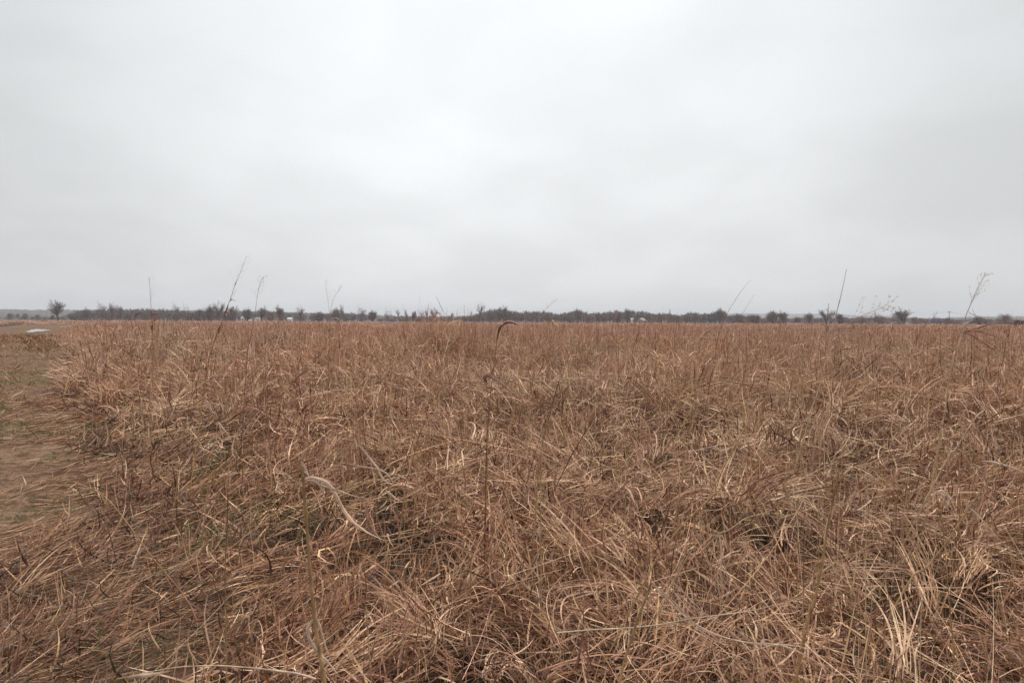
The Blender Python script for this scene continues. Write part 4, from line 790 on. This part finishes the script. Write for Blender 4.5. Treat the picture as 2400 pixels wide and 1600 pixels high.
def wire(a, b, label, sag=1.0):
    t = np.linspace(0, 1, 17)[:, None]; P = a*(1-t)+b*t; P[:, 2] -= (4*sag*t*(1-t))[:, 0]+.35
    V, Q, C = tube(P, .022, .022, (1, 1, 1), (1, 1, 1), 4); o = mesh_np('power_line', V, Q, M_WIRE); tag(o, label, 'power line', 'power lines between the poles')
wire(A[0], A[1], 'power line between the thin pole and the middle pole'); wire(A[1], A[2], 'power line between the middle pole and the brightest pole'); wire(A[2], A[3], 'power line between the brightest pole and the right woods pole')
wire(pt(2020, 731, 420), B, 'thin power line reaching the dark pole from the left', 1.5); wire(B, pt(2440, 733, 260), 'thin power line running off right from the dark pole', 1.5)
def gable(name, label, x, base, w, h, d, dist, wallm, roofm, rh=.35, wins=(), cat='house', rz=0.0, door=None):
    p = pt(x, base, dist); root = empty(name, (p[0], dist, 0)); root.rotation_euler.z = rz; tag(root, label, cat)
    eh = h*(1-rh); V = [(-w/2, 0, 0), (w/2, 0, 0), (w/2, d, 0), (-w/2, d, 0), (-w/2, 0, eh), (w/2, 0, eh), (w/2, d, eh), (-w/2, d, eh), (-w/2, d/2, h-.1), (w/2, d/2, h-.1)]
    mesh_np('wall', np.array(V, float), np.array([(0, 1, 5, 4), (2, 3, 7, 6)]), wallm, parent=root, T=np.array([(1, 2, 6), (1, 6, 5), (3, 0, 4), (3, 4, 7), (5, 6, 9), (7, 4, 8)]))
    e = .3; R = []
    for z in (0, -.12): R += [(-w/2-e, -e, eh-.12+z), (w/2+e, -e, eh-.12+z), (w/2+e, d/2, h+z), (-w/2-e, d/2, h+z), (w/2+e, d+e, eh-.12+z), (-w/2-e, d+e, eh-.12+z)]
    mesh_np('roof', np.array(R), np.array([(0, 1, 2, 3), (3, 2, 4, 5), (7, 6, 9, 8), (8, 9, 11, 10), (0, 6, 7, 1), (5, 4, 10, 11), (0, 3, 9, 6), (3, 5, 11, 9), (1, 7, 8, 2), (2, 8, 10, 4)]), roofm, parent=root)
    for wx in wins: boxes('window', [((wx*w, -.03, eh*.55), (w*.08, .06, eh*.4))], M_GLASS, root)
    if door is not None: boxes('door', [((door*w, -.03, eh*.4), (w*.09, .06, eh*.78))], M_ROOF, root)
gable('white_house', 'long low white house behind the trees at left', 574, 750, 5.5, 3.6, 6, 455, M_WHITE, M_PALE_ROOF, .33, (-.3, .3), door=.02)
gable('white_house', 'lower white house wing showing between the trunks right of the long house', 602, 750, 4.0, 3.0, 5, 458, M_WHITE, M_ROOF, .35, (-.25, .2))
gable('white_shed', 'small white shed standing alone between two trees at left', 678, 750, 2.6, 2.9, 3, 420, M_WHITE, M_PALE_ROOF, .4, (.2,), cat='shed')
gable('farm_building', 'grey building with a paler gabled roof before the woods', 1510, 750, 2.6, 3.4, 5, 400, M_ROOF, plain('worn_metal_roof', (.40, .40, .39)), .4, (.2,), cat='building', rz=.5)
gable('white_hut', 'narrow white hut left of the brightest utility pole', 1481, 750, 1.0, 3.3, 1.2, 392, M_WHITE, M_PALE_ROOF, .15, (), cat='hut', door=0)
gable('dark_barn', 'small dark barn cut by the right edge of the picture', 2403, 752, 8*.33, 2.55, 3.5, 250, M_DARKWOOD, M_RUSTY, .12, (), cat='barn', door=-.3)

# ------------------------------------------------------------------ haze
def haze():
    m, t = mat_new('haze_air'); v = N(t, 'ShaderNodeVolumePrincipled'); v.inputs['Color'].default_value = (.86, .93, 1.0, 1); v.inputs['Density'].default_value = .00027
    o = N(t, 'ShaderNodeOutputMaterial'); t.links.new(v.outputs[0], o.inputs['Volume'])
    V, T = [], []; box(V, T, (0, 0, 35.5), (11600, 11600, 75)); ob = mesh_np('haze', np.vstack(V), np.array(T), m); tag(ob, 'thin pale haze over the far hills', kind='stuff'); ob.display_type = 'WIRE'
haze()
